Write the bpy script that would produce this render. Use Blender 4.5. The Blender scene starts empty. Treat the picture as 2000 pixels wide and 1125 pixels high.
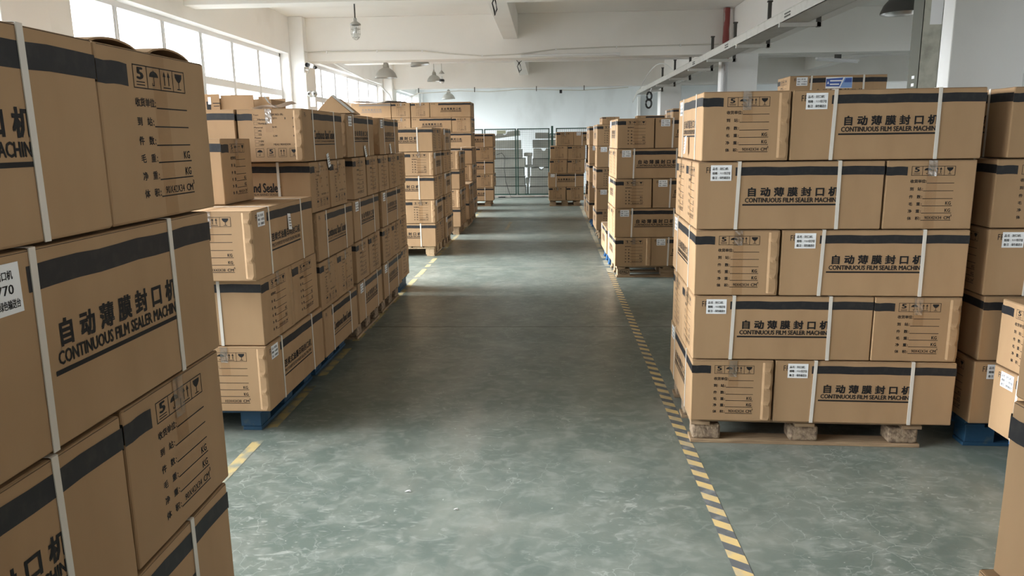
import bpy, bmesh, math, random
from mathutils import Vector, Matrix

# ------------------------------------------------------------------ camera, world, exposure
SC = bpy.context.scene
COL = SC.collection
F = 1450.0; PIT = .1975; ROL = -.013; CH = 1.64; YAW = .0495
cy_, sy_ = math.cos(YAW), math.sin(YAW)
fwd = Vector((-sy_*math.cos(PIT), cy_*math.cos(PIT), -math.sin(PIT)))
r0 = Vector((cy_, sy_, 0)); u0 = r0.cross(fwd)
C_, S_ = math.cos(ROL), math.sin(ROL)
eu = C_*r0 + S_*u0; ev = -S_*r0 + C_*u0
cam = bpy.data.objects.new('camera', bpy.data.cameras.new('camera'))
cam.data.sensor_width = 36; cam.data.lens = F/2000*36
cam.data.clip_start = .05; cam.data.clip_end = 200
M = Matrix((eu, ev, -fwd)).transposed().to_4x4(); M.translation = (0, 0, CH)
cam.matrix_world = M
COL.objects.link(cam); SC.camera = cam

SC.view_settings.view_transform = 'Standard'
SC.view_settings.look = 'None'
SC.view_settings.exposure = 0.52
SC.view_settings.gamma = 1.0
SC.view_settings.use_curve_mapping = False
SC.cycles.use_denoising = True
SC.cycles.max_bounces = 10
SC.cycles.diffuse_bounces = 7
SC.cycles.glossy_bounces = 4
SC.cycles.transparent_max_bounces = 16
SC.cycles.sample_clamp_indirect = 6.0

world = bpy.data.worlds.new('overcast_sky'); SC.world = world
world.use_nodes = True
wn = world.node_tree.nodes; wl = world.node_tree.links
bg = wn['Background']; bg.inputs[0].default_value = (.95, .975, 1.0, 1); 
# hazy sky, brightest low in the west (the window side)
tcw = wn.new('ShaderNodeTexCoord'); dp = wn.new('ShaderNodeVectorMath'); dp.operation = 'DOT_PRODUCT'
dp.inputs[1].default_value = (-math.cos(math.radians(22)), .0, math.sin(math.radians(22)))
wl.new(tcw.outputs['Generated'], dp.inputs[0])
mx0 = wn.new('ShaderNodeMath'); mx0.operation = 'MAXIMUM'; mx0.inputs[1].default_value = 0; wl.new(dp.outputs['Value'], mx0.inputs[0])
pw = wn.new('ShaderNodeMath'); pw.operation = 'POWER'; pw.inputs[1].default_value = 24; wl.new(mx0.outputs[0], pw.inputs[0])
ma = wn.new('ShaderNodeMath'); ma.operation = 'MULTIPLY_ADD'; ma.inputs[1].default_value = 76.0; ma.inputs[2].default_value = 6.0
pb = wn.new('ShaderNodeMath'); pb.operation = 'POWER'; pb.inputs[1].default_value = 4; wl.new(mx0.outputs[0], pb.inputs[0])
mb2 = wn.new('ShaderNodeMath'); mb2.operation = 'MULTIPLY_ADD'; mb2.inputs[1].default_value = 11.0; wl.new(pb.outputs[0], mb2.inputs[0])
wl.new(pw.outputs[0], ma.inputs[0]); wl.new(ma.outputs[0], mb2.inputs[2]); 
sep = wn.new('ShaderNodeSeparateXYZ'); wl.new(tcw.outputs['Generated'], sep.inputs[0])
gr = wn.new('ShaderNodeMapRange'); gr.inputs[1].default_value = -.06; gr.inputs[2].default_value = .03; gr.inputs[3].default_value = .22; gr.inputs[4].default_value = 1   # ground outside is darker than the sky
wl.new(sep.outputs[2], gr.inputs[0])
mm_ = wn.new('ShaderNodeMath'); mm_.operation = 'MULTIPLY'; wl.new(mb2.outputs[0], mm_.inputs[0]); wl.new(gr.outputs[0], mm_.inputs[1])
wl.new(mm_.outputs[0], bg.inputs[1])

def portal(y0, y1, z0, z1, x, face):
    """sampling portal lying in a window opening (adds no light of its own)"""
    l = bpy.data.lights.new('window_portal', 'AREA'); l.shape = 'RECTANGLE'
    l.size = y1-y0; l.size_y = z1-z0; l.cycles.is_portal = True
    o = bpy.data.objects.new('window_portal', l); COL.objects.link(o)
    o.location = (x, (y0+y1)/2, (z0+z1)/2)
    z = Vector((-face, 0, 0)); xx = Vector((0, 1, 0)); yy = z.cross(xx)
    o.matrix_world = Matrix.Translation(o.location) @ Matrix((xx, yy, z)).transposed().to_4x4()

WIN_L = [(-7.6, -1.75, 5), (-.25, 5.75, 6), (7.2, 13.27, 6), (14.6, 20.75, 6), (22.05, 26.0, 4)]
WIN_R = [(-7.6, -1.75, 5), (-.25, 5.75, 6), (7.2, 13.2, 6), (22.05, 26.0, 4)]
XL, XR = -4.5, 11.0
sill_of = lambda y: .30 if y in (7.2, 14.6, 22.05) else 1.4   # unseen sills shaped for the light: low for floor pools, high elsewhere
YB, YF = -8.6, 26.2
ZC = 3.78
for a, b, n in WIN_L: portal(a, b, sill_of(a), 3.16, XL-.2, 1)
for a, b, n in WIN_R: portal(a, b, .95, 3.0, XR+.2, -1)

# ------------------------------------------------------------------ materials
def mat(name, col, rough=.6, metal=0, noise=None, bump=None, spec=.5, rnd=0):
    m = bpy.data.materials.new(name); m.use_nodes = True
    nt = m.node_tree; N = nt.nodes; L = nt.links; b = N['Principled BSDF']
    b.inputs['Roughness'].default_value = rough; b.inputs['Metallic'].default_value = metal
    b.inputs['Specular IOR Level'].default_value = spec
    b.inputs['Base Color'].default_value = (*col, 1)
    tc = N.new('ShaderNodeTexCoord')
    out = None
    if noise:
        sc, col2, lo, hi = noise[:4]; mp = N.new('ShaderNodeMapping')
        if len(noise) > 4: mp.inputs['Scale'].default_value = noise[4]
        L.new(tc.outputs['Object'], mp.inputs[0])
        n = N.new('ShaderNodeTexNoise'); n.inputs['Scale'].default_value = sc; n.inputs['Detail'].default_value = 6
        L.new(mp.outputs[0], n.inputs['Vector'])
        r = N.new('ShaderNodeMapRange'); r.inputs[1].default_value = lo; r.inputs[2].default_value = hi
        L.new(n.outputs[0], r.inputs[0])
        mx = N.new('ShaderNodeMix'); mx.data_type = 'RGBA'
        mx.inputs[6].default_value = (*col, 1); mx.inputs[7].default_value = (*col2, 1)
        L.new(r.outputs[0], mx.inputs[0]); out = mx.outputs[2]
    if rnd:
        oi = N.new('ShaderNodeObjectInfo'); hs = N.new('ShaderNodeHueSaturation')
        r = N.new('ShaderNodeMapRange'); r.inputs[3].default_value = 1-rnd; r.inputs[4].default_value = 1+rnd
        L.new(oi.outputs['Random'], r.inputs[0]); L.new(r.outputs[0], hs.inputs['Value'])
        if out: L.new(out, hs.inputs['Color'])
        else: hs.inputs['Color'].default_value = (*col, 1)
        out = hs.outputs[0]
    if out: L.new(out, b.inputs['Base Color'])
    if bump:
        sc, st = bump[:2]; mp = N.new('ShaderNodeMapping')
        if len(bump) > 2: mp.inputs['Scale'].default_value = bump[2]
        L.new(tc.outputs['Object'], mp.inputs[0])
        n = N.new('ShaderNodeTexNoise'); n.inputs['Scale'].default_value = sc; n.inputs['Detail'].default_value = 4
        L.new(mp.outputs[0], n.inputs['Vector'])
        bp = N.new('ShaderNodeBump'); bp.inputs['Strength'].default_value = st; bp.inputs['Distance'].default_value = .01
        L.new(n.outputs[0], bp.inputs['Height']); L.new(bp.outputs[0], b.inputs['Normal'])
    return m

CARD = mat('cardboard', (.368, .236, .130), .78, noise=(9, (.335, .212, .115), .35, .7, (1, 1, .35)), bump=(3, .12), spec=.25, rnd=.06)
INK = mat('black_print', (.012, .0115, .012), .6, spec=.25)
BAND = mat('black_band_print', (.017, .017, .019), .55, noise=(40, (.03, .028, .027), .5, .75), spec=.3)
FADED = mat('faded_print', (.20, .17, .15), .7)
GAP = mat('flap_gap', (.05, .035, .025), .9)
STRAP = mat('plastic_strap', (.62, .58, .52), .35)
STICKER = mat('white_paper', (.80, .81, .82), .5)
BLUESTK = mat('blue_print', (.045, .10, .36), .35)
LBLUE = mat('light_blue_print', (.20, .33, .62), .35)
WALL = mat('white_plaster', (.83, .825, .81), .85, noise=(1.1, (.73, .72, .695), .52, .78), bump=(14, .12))
CEIL = mat('white_ceiling_paint', (.86, .845, .81), .85, noise=(.9, (.80, .78, .74), .45, .75), bump=(10, .1))
FAR = mat('pale_far_wall_plaster', (.80, .83, .85), .85, noise=(1.3, (.64, .66, .665), .5, .8, (1, 1, .5)))
ALU = mat('window_aluminium', (.72, .73, .74), .4)
SEALC = mat('concrete_grey', (.33, .31, .28), .9, noise=(12, (.25, .23, .2), .4, .7))
WOOD = mat('pallet_wood', (.36, .25, .15), .85, noise=(7, (.22, .145, .085), .35, .7, (1, 8, 8)), bump=(20, .3, (1, 6, 6)))
WOODL = mat('pale_pallet_wood', (.58, .43, .27), .8, noise=(7, (.45, .31, .18), .35, .7, (1, 8, 8)))
CHIP = mat('pressed_chip_block', (.33, .245, .165), .9, noise=(45, (.16, .11, .075), .4, .65), bump=(60, .8))
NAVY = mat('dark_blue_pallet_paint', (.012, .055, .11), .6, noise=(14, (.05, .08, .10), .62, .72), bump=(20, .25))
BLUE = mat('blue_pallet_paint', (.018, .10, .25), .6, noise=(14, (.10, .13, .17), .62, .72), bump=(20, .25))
GREYM = mat('grey_enamel', (.40, .39, .355), .35, spec=.5)
GREYIN = mat('dull_aluminium', (.55, .55, .53), .3, metal=.8)
CREAM = mat('cream_paint', (.62, .60, .54), .45)
TRAYM = mat('grey_tray_paint', (.50, .49, .45), .5, noise=(8, (.42, .41, .37), .5, .7))
DARKM = mat('dark_steel', (.075, .072, .066), .5, metal=.3)
OLIVE = mat('olive_steel_paint', (.44, .44, .37), .5, noise=(9, (.27, .265, .22), .45, .7))
OLIVE_SHADE = mat('olive_steel_shaded_side', (.085, .088, .068), .55)  # olive darkened for the post's left plate, its shade put into the colour
RED = mat('red_worn_paint', (.25, .05, .045), .55, noise=(10, (.33, .30, .28), .60, .68, (1, 1, .3)))
GREYP = mat('grey_worn_pipe', (.42, .42, .42), .5, noise=(12, (.24, .12, .11), .60, .68, (1, 1, .3)))
BLACKP = mat('black_plastic', (.015, .015, .016), .4)
WHITEP = mat('white_plastic', (.75, .75, .74), .35)
GREENM = mat('dark_green_enamel', (.012, .05, .038), .4)
WIRE = mat('dark_wire', (.035, .05, .045), .5)
WRAP = mat('grey_foam_bundle', (.42, .42, .38), .5, noise=(3, (.33, .33, .30), .4, .7), rnd=.18)
FOAM = mat('white_foam', (.78, .79, .78), .6)
YEL = mat('yellow_tape', (.56, .40, .17), .6, noise=(14, (.38, .32, .22), .45, .72))
DKT = mat('grey_black_tape', (.10, .105, .11), .55, noise=(16, (.22, .23, .23), .5, .75))
YEL2 = mat('dull_yellow_tape', (.42, .32, .14), .65, noise=(11, (.20, .21, .17), .45, .62))
WORN = mat('worn_yellow_tape', (.46, .39, .26), .7, noise=(9, (.27, .28, .24), .4, .65))

def glassy(name, tint, alpha, rough):
    m = bpy.data.materials.new(name); m.use_nodes = True
    N = m.node_tree.nodes; L = m.node_tree.links; N.remove(N['Principled BSDF'])
    t = N.new('ShaderNodeBsdfTransparent'); t.inputs[0].default_value = (*tint, 1)
    g = N.new('ShaderNodeBsdfGlossy'); g.inputs['Roughness'].default_value = rough
    mx = N.new('ShaderNodeMixShader'); mx.inputs[0].default_value = alpha
    L.new(t.outputs[0], mx.inputs[1]); L.new(g.outputs[0], mx.inputs[2])
    L.new(mx.outputs[0], N['Material Output'].inputs[0])
    return m
GLASS = glassy('window_glass', (.97, .98, .98), .04, .02)
TAPE = glassy('clear_brown_tape', (.93, .90, .86), .03, .3)
FILM = glassy('clear_film', (.93, .93, .93), .30, .22)
BULB = glassy('bulb_glass', (.92, .93, .93), .12, .05)

def floor_mat():
    m = bpy.data.materials.new('worn_green_floor_paint'); m.use_nodes = True
    N = m.node_tree.nodes; L = m.node_tree.links; b = N['Principled BSDF']
    tc = N.new('ShaderNodeTexCoord')
    def noise(sc, det=6, scale=None, dist=0):
        mp = N.new('ShaderNodeMapping')
        if scale: mp.inputs['Scale'].default_value = scale
        L.new(tc.outputs['Object'], mp.inputs[0])
        n = N.new('ShaderNodeTexNoise'); n.inputs['Scale'].default_value = sc; n.inputs['Detail'].default_value = det
        n.inputs['Distortion'].default_value = dist
        L.new(mp.outputs[0], n.inputs['Vector']); return n.outputs[0]
    def rng(s, a, b_, c=0, d=1):
        r = N.new('ShaderNodeMapRange'); r.inputs[1].default_value = a; r.inputs[2].default_value = b_
        r.inputs[3].default_value = c; r.inputs[4].default_value = d; L.new(s, r.inputs[0]); return r.outputs[0]
    def mix(f, a, b_):
        x = N.new('ShaderNodeMix'); x.data_type = 'RGBA'
        for i, v in ((6, a), (7, b_)):
            if isinstance(v, tuple): x.inputs[i].default_value = (*v, 1)
            else: L.new(v, x.inputs[i])
        L.new(f, x.inputs[0]); return x.outputs[2]
    def mul(a, b_):
        x = N.new('ShaderNodeMath'); x.operation = 'MULTIPLY'; L.new(a, x.inputs[0])
        if isinstance(b_, float): x.inputs[1].default_value = b_
        else: L.new(b_, x.inputs[1])
        return x.outputs[0]
    c = mix(rng(noise(.55, 5), .35, .7), (.095, .120, .103), (.134, .158, .138))
    c = mix(rng(noise(3.2, 8, None, .6), .45, .78), c, (.205, .218, .190))
    c = mix(rng(noise(1.5, 8, (1, .5, 1), 1.2), .52, .74, 0, .6), c, (.235, .228, .198))
    c = mix(rng(noise(11, 9, (1, 1.3, 1), .8), .48, .70, 0, .5), c, (.26, .275, .25))
    c = mix(rng(noise(6, 7, (1, 1, 1), .4), .52, .72, 0, .55), c, (.085, .105, .092))
    # thin pale scratches and crackle
    v = N.new('ShaderNodeTexVoronoi'); v.feature = 'DISTANCE_TO_EDGE'; v.inputs['Scale'].default_value = 7.5
    nz = N.new('ShaderNodeTexNoise'); nz.inputs['Scale'].default_value = 2.5; nz.inputs['Detail'].default_value = 5
    L.new(tc.outputs['Object'], nz.inputs['Vector'])
    ad = N.new('ShaderNodeMix'); ad.data_type = 'RGBA'; ad.inputs[0].default_value = .35
    L.new(tc.outputs['Object'], ad.inputs[6]); L.new(nz.outputs['Color'], ad.inputs[7])
    L.new(ad.outputs[2], v.inputs['Vector'])
    ck = mul(rng(v.outputs['Distance'], .0, .012, 1, 0), rng(noise(1.1, 3), .46, .62))
    c = mix(mul(ck, .55), c, (.38, .40, .37))
    sc = rng(noise(5, 3, (1, 7, 1), 2.2), .70, .725)
    sc = rng(noise(7, 9, (1, 2.2, 1), 3.0), .60, .66)
    c = mix(mul(sc, mul(rng(noise(.9, 2), .42, .60), .42)), c, (.40, .41, .38))
    sp = rng(noise(42, 2), .74, .77)
    c = mix(mul(sp, .6), c, (.6, .6, .56))
    L.new(c, b.inputs['Base Color'])
    L.new(rng(noise(2.0, 4), .0, 1, .22, .50), b.inputs['Roughness'])
    b.inputs['Specular IOR Level'].default_value = .5
    bp = N.new('ShaderNodeBump'); bp.inputs['Strength'].default_value = .12; bp.inputs['Distance'].default_value = .01
    L.new(noise(9, 6), bp.inputs['Height']); L.new(bp.outputs[0], b.inputs['Normal'])
    return m
FLOOR = floor_mat()

# ------------------------------------------------------------------ mesh helpers
class MB:
    def __init__(s): s.v = []; s.f = []; s.mi = []; s.mats = []
    def slot(s, m):
        if m not in s.mats: s.mats.append(m)
        return s.mats.index(m)
    def add(s, verts, faces, m):
        o = len(s.v); s.v += [tuple(p) for p in verts]; k = s.slot(m)
        for f in faces: s.f.append([i+o for i in f]); s.mi.append(k)
    def box(s, x0, x1, y0, y1, z0, z1, m, bev=0, T=None):
        if x0 > x1: x0, x1 = x1, x0
        if y0 > y1: y0, y1 = y1, y0
        if bev:
            b = bm_box(x1-x0, y1-y0, z1-z0, bev)
            vs = [(p[0]+(x0+x1)/2, p[1]+(y0+y1)/2, p[2]+(z0+z1)/2) for p in b[0]]; fs = b[1]
        else:
            vs = [(x0, y0, z0), (x1, y0, z0), (x1, y1, z0), (x0, y1, z0), (x0, y0, z1), (x1, y0, z1), (x1, y1, z1), (x0, y1, z1)]
            fs = [(0, 3, 2, 1), (4, 5, 6, 7), (0, 1, 5, 4), (1, 2, 6, 5), (2, 3, 7, 6), (3, 0, 4, 7)]
        if T: vs = [tuple(T @ Vector(p)) for p in vs]
        s.add(vs, fs, m)
    def tube(s, pts, r, m, n=8, cap=True):
        pts = [Vector(p) for p in pts]; rings = []
        up = Vector((0, 0, 1))
        for i, p in enumerate(pts):
            d = (pts[min(i+1, len(pts)-1)] - pts[max(i-1, 0)]).normalized()
            a = d.cross(up)
            if a.length < .01: a = d.cross(Vector((1, 0, 0)))
            a.normalize(); b = d.cross(a)
            rr = r[i] if isinstance(r, (list, tuple)) else r
            rings.append([p + a*rr*math.cos(2*math.pi*k/n) + b*rr*math.sin(2*math.pi*k/n) for k in range(n)])
        vs = [q for g in rings for q in g]; fs = []
        for i in range(len(pts)-1):
            for k in range(n): fs.append((i*n+k, i*n+(k+1) % n, (i+1)*n+(k+1) % n, (i+1)*n+k))
        if cap: fs.append(tuple(range(n))[::-1]); fs.append(tuple((len(pts)-1)*n+k for k in range(n)))
        s.add(vs, fs, m)
    def lathe(s, prof, m, n=32, T=None, c=(0, 0, 0)):
        vs = []; fs = []
        for r, z in prof:
            for k in range(n): vs.append((c[0]+r*math.cos(2*math.pi*k/n), c[1]+r*math.sin(2*math.pi*k/n), c[2]+z))
        for i in range(len(prof)-1):
            for k in range(n): fs.append((i*n+k, i*n+(k+1) % n, (i+1)*n+(k+1) % n, (i+1)*n+k))
        if T: vs = [tuple(T @ Vector(p)) for p in vs]
        s.add(vs, fs, m)
    def build(s, name, parent=None, smooth=False):
        me = bpy.data.meshes.new(name); me.from_pydata(s.v, [], s.f)
        for m in s.mats: me.materials.append(m)
        me.polygons.foreach_set('material_index', s.mi)
        if smooth: me.polygons.foreach_set('use_smooth', [True]*len(s.f))
        me.update()
        o = bpy.data.objects.new(name, me); COL.objects.link(o)
        if parent: o.parent = parent
        return o
def bm_box(sx, sy, sz, r):
    bm = bmesh.new(); bmesh.ops.create_cube(bm, size=1)
    for v in bm.verts: v.co = (v.co.x*sx, v.co.y*sy, v.co.z*sz)
    bmesh.ops.bevel(bm, geom=list(bm.edges), offset=r, segments=2, affect='EDGES', profile=.5)
    bm.verts.index_update()
    out = ([tuple(v.co) for v in bm.verts], [[v.index for v in f.verts] for f in bm.faces]); bm.free(); return out
def tag(o, label=None, cat=None, group=None, kind=None):
    if label: o['label'] = label
    if cat: o['category'] = cat
    if group: o['group'] = group
    if kind: o['kind'] = kind
    return o
def empty(name, loc=(0, 0, 0), rz=0):
    o = bpy.data.objects.new(name, None); COL.objects.link(o); o.location = loc; o.rotation_euler = (0, 0, rz)
    o.empty_display_size = .1; return o
def struct(mb, name): return tag(mb.build(name), kind='structure')
def copy_tree(o, parent=None):
    c = o.copy(); COL.objects.link(c)
    if parent: c.parent = parent
    for ch in list(o.children): copy_tree(ch, c)
    return c

# ------------------------------------------------------------------ room
mb = MB(); mb.box(XL-.3, XR+.3, YB-.2, YF+.3, -.1, 0, FLOOR); struct(mb, 'floor')
mb = MB(); mb.box(XL-.3, XR+.3, YB-.2, YF+.3, ZC, ZC+.2, CEIL); struct(mb, 'ceiling')
def side_wall(name, x, out, wins, ztop, sill):
    mb = MB(); x0, x1 = sorted((x, x+out*.3))
    mb.box(x0, x1, YB-.2, YF+.3, ztop, ZC, WALL)
    y = YB-.2
    for a, b, n in wins:
        mb.box(x0, x1, y, a, 0, ztop, WALL); mb.box(x0, x1, a, b, 0, sill(a), WALL); y = b
    mb.box(x0, x1, y, YF+.3, 0, ztop, WALL)
    struct(mb, name)
side_wall('wall_left', XL, -1, WIN_L, 3.16, sill_of)
side_wall('wall_right', XR, 1, WIN_R, 3.0, lambda y: .95)
mb = MB(); mb.box(XL, XR, YF, YF+.3, 0, ZC, FAR); struct(mb, 'wall_back')
mb = MB(); mb.box(XL, XR, YB-.2, YB, 0, ZC, WALL); struct(mb, 'wall_front')

wi = 0
def window(x, out, a, b, n, ztop, ztr, sill=.95):
    global wi; wi += 1
    root = empty('window_%d' % wi, (x+out*.18, a, sill)); tag(root, kind='structure')
    L, H = b-a, ztop-sill; d = .03
    fr = MB()
    fr.box(-d, d, 0, L, 0, .06, ALU); fr.box(-d, d, 0, L, H-.06, H, ALU)
    fr.box(-d, d, 0, .05, 0, H, ALU); fr.box(-d, d, L-.05, L, 0, H, ALU)
    zt = ztr-sill
    fr.box(-d-.005, d+.005, .05, L-.05, zt-.05, zt+.05, ALU)
    for i in range(1, n):
        y = L*i/n
        fr.box(-d, d, y-.045, y+.045, .06, H-.06, ALU)
        fr.box(-d-.012, d+.012, y-.012, y+.012, .06, H-.06, ALU)
    fr.build('window_frame', root)
    for i in range(n):
        for z0, z1 in ((.06, zt-.05), (zt+.05, H-.06)):
            g = MB(); g.box(-.003, .003, L*i/n+.035, L*(i+1)/n-.035, z0, z1, GLASS); g.build('pane', root)
    s = MB(); s.box(-.10, .20*(-out)+0, 0, L, -.03, 0, WALL) if False else s.box(-.1, .16, 0, L, -.02, .0, WALL); s.build('window_sill', root)
for a, b, n in WIN_L: window(XL, -1, a, b, n, 3.16, 2.49, sill_of(a))
for a, b, n in WIN_R: window(XR, 1, a, b, n, 3.0, 2.4, .95)

# beams, columns
ti = 0
def trim(*boxes, m=CEIL):
    global ti; ti += 1
    mb = MB()
    for b in boxes: mb.box(*b, m, .008)
    return struct(mb, 'trim_%d' % ti)
CY = [-1.35, 6.1, 13.55, 21.05]
for y in CY: trim((XL, XR, y, y+.38, 3.04, ZC))                       # main cross beams
for y in (-5.1, 2.3, 9.5, 16.85, 24.2): trim((XL, XR, y, y+.3, 3.32, ZC))  # secondary cross beams
YS = [YB, -1.35, 6.1, 13.55, 21.05, YF]
for x in (-.77, 6.9):
    for a, b in zip(YS[:-1], YS[1:]): trim((x, x+.26, a if a == YB else a+.38, b, 3.36, ZC-.001))
for a, b in zip(YS[:-1], YS[1:]): trim((3.16, 3.50, a if a == YB else a+.38, b, 3.06, ZC-.001))
for y in CY:
    trim((3.07, 3.63, y-.05, y+.47, 0, 3.04), m=WALL)
    trim((XL, -4.25, y-.20, y+.40, 0, ZC-.002), m=WALL)
    trim((XR-.25, XR, y-.05, y+.47, 0, 3.04), m=WALL)
trim((-4.5, -4.38, YF-.25, YF, 0, ZC-.002), m=WALL)
# floor joints
for y, m_, w in ((6.42, GAP, .006), (9.62, SEALC, .008), (11.9, SEALC, .01), (12.9, SEALC, .008), (15.3, SEALC, .008), (2.9, GAP, .004)):
    mb = MB(); mb.box(XL, 3.0 if y != 2.9 else -4.0, y, y+w, 0, .0006, m_)
    if y != 2.9: struct(mb, 'trim_%d' % (100+int(y*10)))
mb = MB(); mb.box(-4.5, 3.3, 21.44, 21.62, 0, .055, SEALC, .006); struct(mb, 'trim_90')

# floor tapes
def tape_right():
    mb = MB(); y = 1.8; i = 0
    def X(y): return .745 + (y-2.6)*.0046
    w = .034
    while y < 9.0:
        p = .062
        for k, m_ in ((0, YEL), (1, DKT)):
            a = y+k*p; b = a+p; sk = .05
            mb.add([(X(a)-w, a+sk, .0012), (X(a)+w, a-.0, .0012), (X(b)+w, b-.0, .0012), (X(b)-w, b+sk, .0012)], [(0, 1, 2, 3)], m_)
        y += 2*p
    rr = random.Random(3)
    root = empty('floor_tape', (0, 0, 0)); tag(root, 'black and yellow hazard tape line on the floor along the right pallets', 'floor tape')
    mb.build('hatched_tape', root)
    while y < 20.5:
        l = rr.uniform(.2, .9); mb = MB()
        mb.add([(X(y)-w, y, .0012), (X(y)+w, y, .0012), (X(y+l)+w, y+l, .0012), (X(y+l)-w, y+l, .0012)], [(0, 1, 2, 3)], WORN)
        mb.build('worn_tape', root)
        y += l + (rr.uniform(.02, .25))
tape_right()
rr = random.Random(5); y = 3.2
root = empty('floor_tape', (0, 0, 0)); tag(root, 'worn plain yellow tape line on the floor along the left pallets', 'floor tape')
while y < 17.5:
    mb = MB(); l = rr.uniform(.25, .9); x = -1.625+.004*(y-3); w = .030
    mb.add([(x-w, y, .0012), (x+w, y+.02, .0012), (x+w, y+l, .0012), (x-w, y+l-.03, .0012)], [(0, 1, 2, 3)], YEL2)
    mb.build('tape_strip', root)
    y += l + rr.uniform(.03, .22)
mb = MB(); mb.add([(-.80, 13.6, .0012), (-.74, 13.6, .0012), (-.72, 15.0, .0012), (-.78, 15.0, .0012)], [(0, 1, 2, 3)], WORN)
tag(mb.build('floor_tape'), 'short pale tape remnant on the floor in the middle of the aisle', 'floor tape')

# ------------------------------------------------------------------ lettering
_font_cache = {}
def glyphs(s, bold=.0):
    k = (s, bold)
    if k in _font_cache: return _font_cache[k]
    cu = bpy.data.curves.new('t', 'FONT'); cu.body = s; cu.size = 1; cu.offset = bold; cu.resolution_u = 2
    o = bpy.data.objects.new('t', cu); COL.objects.link(o)
    dg = bpy.context.evaluated_depsgraph_get(); dg.update()
    me = bpy.data.meshes.new_from_object(o.evaluated_get(dg))
    vs = [(v.co.x, v.co.y) for v in me.vertices]; fs = [list(p.vertices) for p in me.polygons]
    bpy.data.objects.remove(o); bpy.data.curves.remove(cu); bpy.data.meshes.remove(me)
    if not vs: vs = [(0, 0), (1, 0), (0, 1)]; fs = []
    xs = [v[0] for v in vs]; ys = [v[1] for v in vs]
    _font_cache[k] = (vs, fs, min(xs), max(xs), min(ys), max(ys)); return _font_cache[k]

class Face:
    """printing surface: u to the right, v down, metres"""
    def __init__(s, mb, o, du, n, H, off=.0007): s.mb = mb; s.o = Vector(o); s.du = Vector(du); s.n = Vector(n); s.off = off; s.dv = Vector((0, 0, -1))
    def p(s, u, v, e=0): return tuple(s.o + s.du*u + s.dv*v + s.n*(s.off+e))
    def rect(s, u0, v0, u1, v1, m=INK, e=0, seg=1, wav=0):
        vs = []; fs = []
        for i in range(seg+1):
            u = u0+(u1-u0)*i/seg; w = wav*math.sin(i*1.9+u0*9)
            vs += [s.p(u, v0+w, e), s.p(u, v1+w*.8, e)]
        for i in range(seg): fs.append((2*i, 2*i+1, 2*i+3, 2*i+2))
        s.mb.add(vs, fs, m)
    def poly(s, pts, m=INK, e=0): s.mb.add([s.p(u, v, e) for u, v in pts][::-1], [tuple(range(len(pts)))], m)
    def frame(s, u0, v0, u1, v1, t, m=INK):
        s.rect(u0, v0, u1, v0+t, m); s.rect(u0, v1-t, u1, v1, m); s.rect(u0, v0, u0+t, v1, m); s.rect(u1-t, v0, u1, v1, m)
    def text(s, t, u0, v0, u1, v1, m=INK, bold=.0, e=0):
        """fits the glyph outlines of t to the rectangle"""
        vs, fs, a, b, c, d = glyphs(t, 0); q = bold*1.6
        for j, (ou, ov) in enumerate(((-q, 0), (q, 0), (0, -q*.6), (0, q*.6)) if bold > .011 else ((-q, 0), (q, 0)) if bold > 0 else ((0, 0),)):
            s.mb.add([s.p(u0+(x+ou-a)/(b-a)*(u1-u0), v1-(y+ov-c)/(d-c)*(v1-v0), e+j*.00006) for x, y in vs], fs, m)
    def chars(s, t, u0, v0, u1, v1, m=INK, bold=.018, e=0, gap=1.18):
        """CJK characters spaced evenly, each in a square cell"""
        n = len(t); h = v1-v0; cw = (u1-u0)/n; w = min(cw/gap*1.0, h*1.05)
        for i, ch in enumerate(t):
            if ch == ' ': continue
            vs, fs, a, b, c, d = glyphs(ch, 0)
            cx = u0+cw*(i+.5); k = w/ .98; q = bold*.9
            # heavy weight: the regular outline struck several times, slightly shifted
            for j, (ou, ov) in enumerate(((-q, -q), (q, -q), (-q, q), (q, q)) if bold > .014 else ((0, 0),)):
                s.mb.add([s.p(cx+(x+ou-(a+b)/2)*k, v1-(y+ov+.10)*(h/1.0), e+j*.00006) for x, y in vs], fs, m)

def icon_five(f, u, v, w, h, m=INK):
    f.text('5', u+w*.30, v+h*.12, u+w*.70, v+h*.60, m, .03)
    f.rect(u+w*.2, v+h*.70, u+w*.8, v+h*.745, m); f.rect(u+w*.2, v+h*.82, u+w*.8, v+h*.865, m)
def icon_umbrella(f, u, v, w, h, m=INK):
    c = u+w*.5; y = v+h*.45; pts = []
    for i in range(13):
        a = math.pi*i/12; pts.append((c-math.cos(a)*w*.34, y-math.sin(a)*h*.26))
    f.poly(pts[::-1], m)
    for k in (-1, 0, 1):
        q = [(c+k*w*.226+math.cos(math.pi*i/6)*w*.10, y+math.sin(math.pi*i/6)*-h*.0) for i in range(7)]
    f.rect(c-w*.02, v+h*.14, c+w*.02, v+h*.82, m); f.rect(c-w*.13, v+h*.78, c+w*.02, v+h*.83, m); f.rect(c-w*.15, v+h*.70, c-w*.11, v+h*.82, m)
def icon_arrows(f, u, v, w, h, m=INK):
    for c in (u+w*.33, u+w*.67):
        f.rect(c-w*.03, v+h*.3, c+w*.03, v+h*.74, m)
        f.poly([(c, v+h*.12), (c+w*.11, v+h*.36), (c-w*.11, v+h*.36)][::-1], m)
    f.rect(u+w*.2, v+h*.82, u+w*.8, v+h*.87, m)
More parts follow.
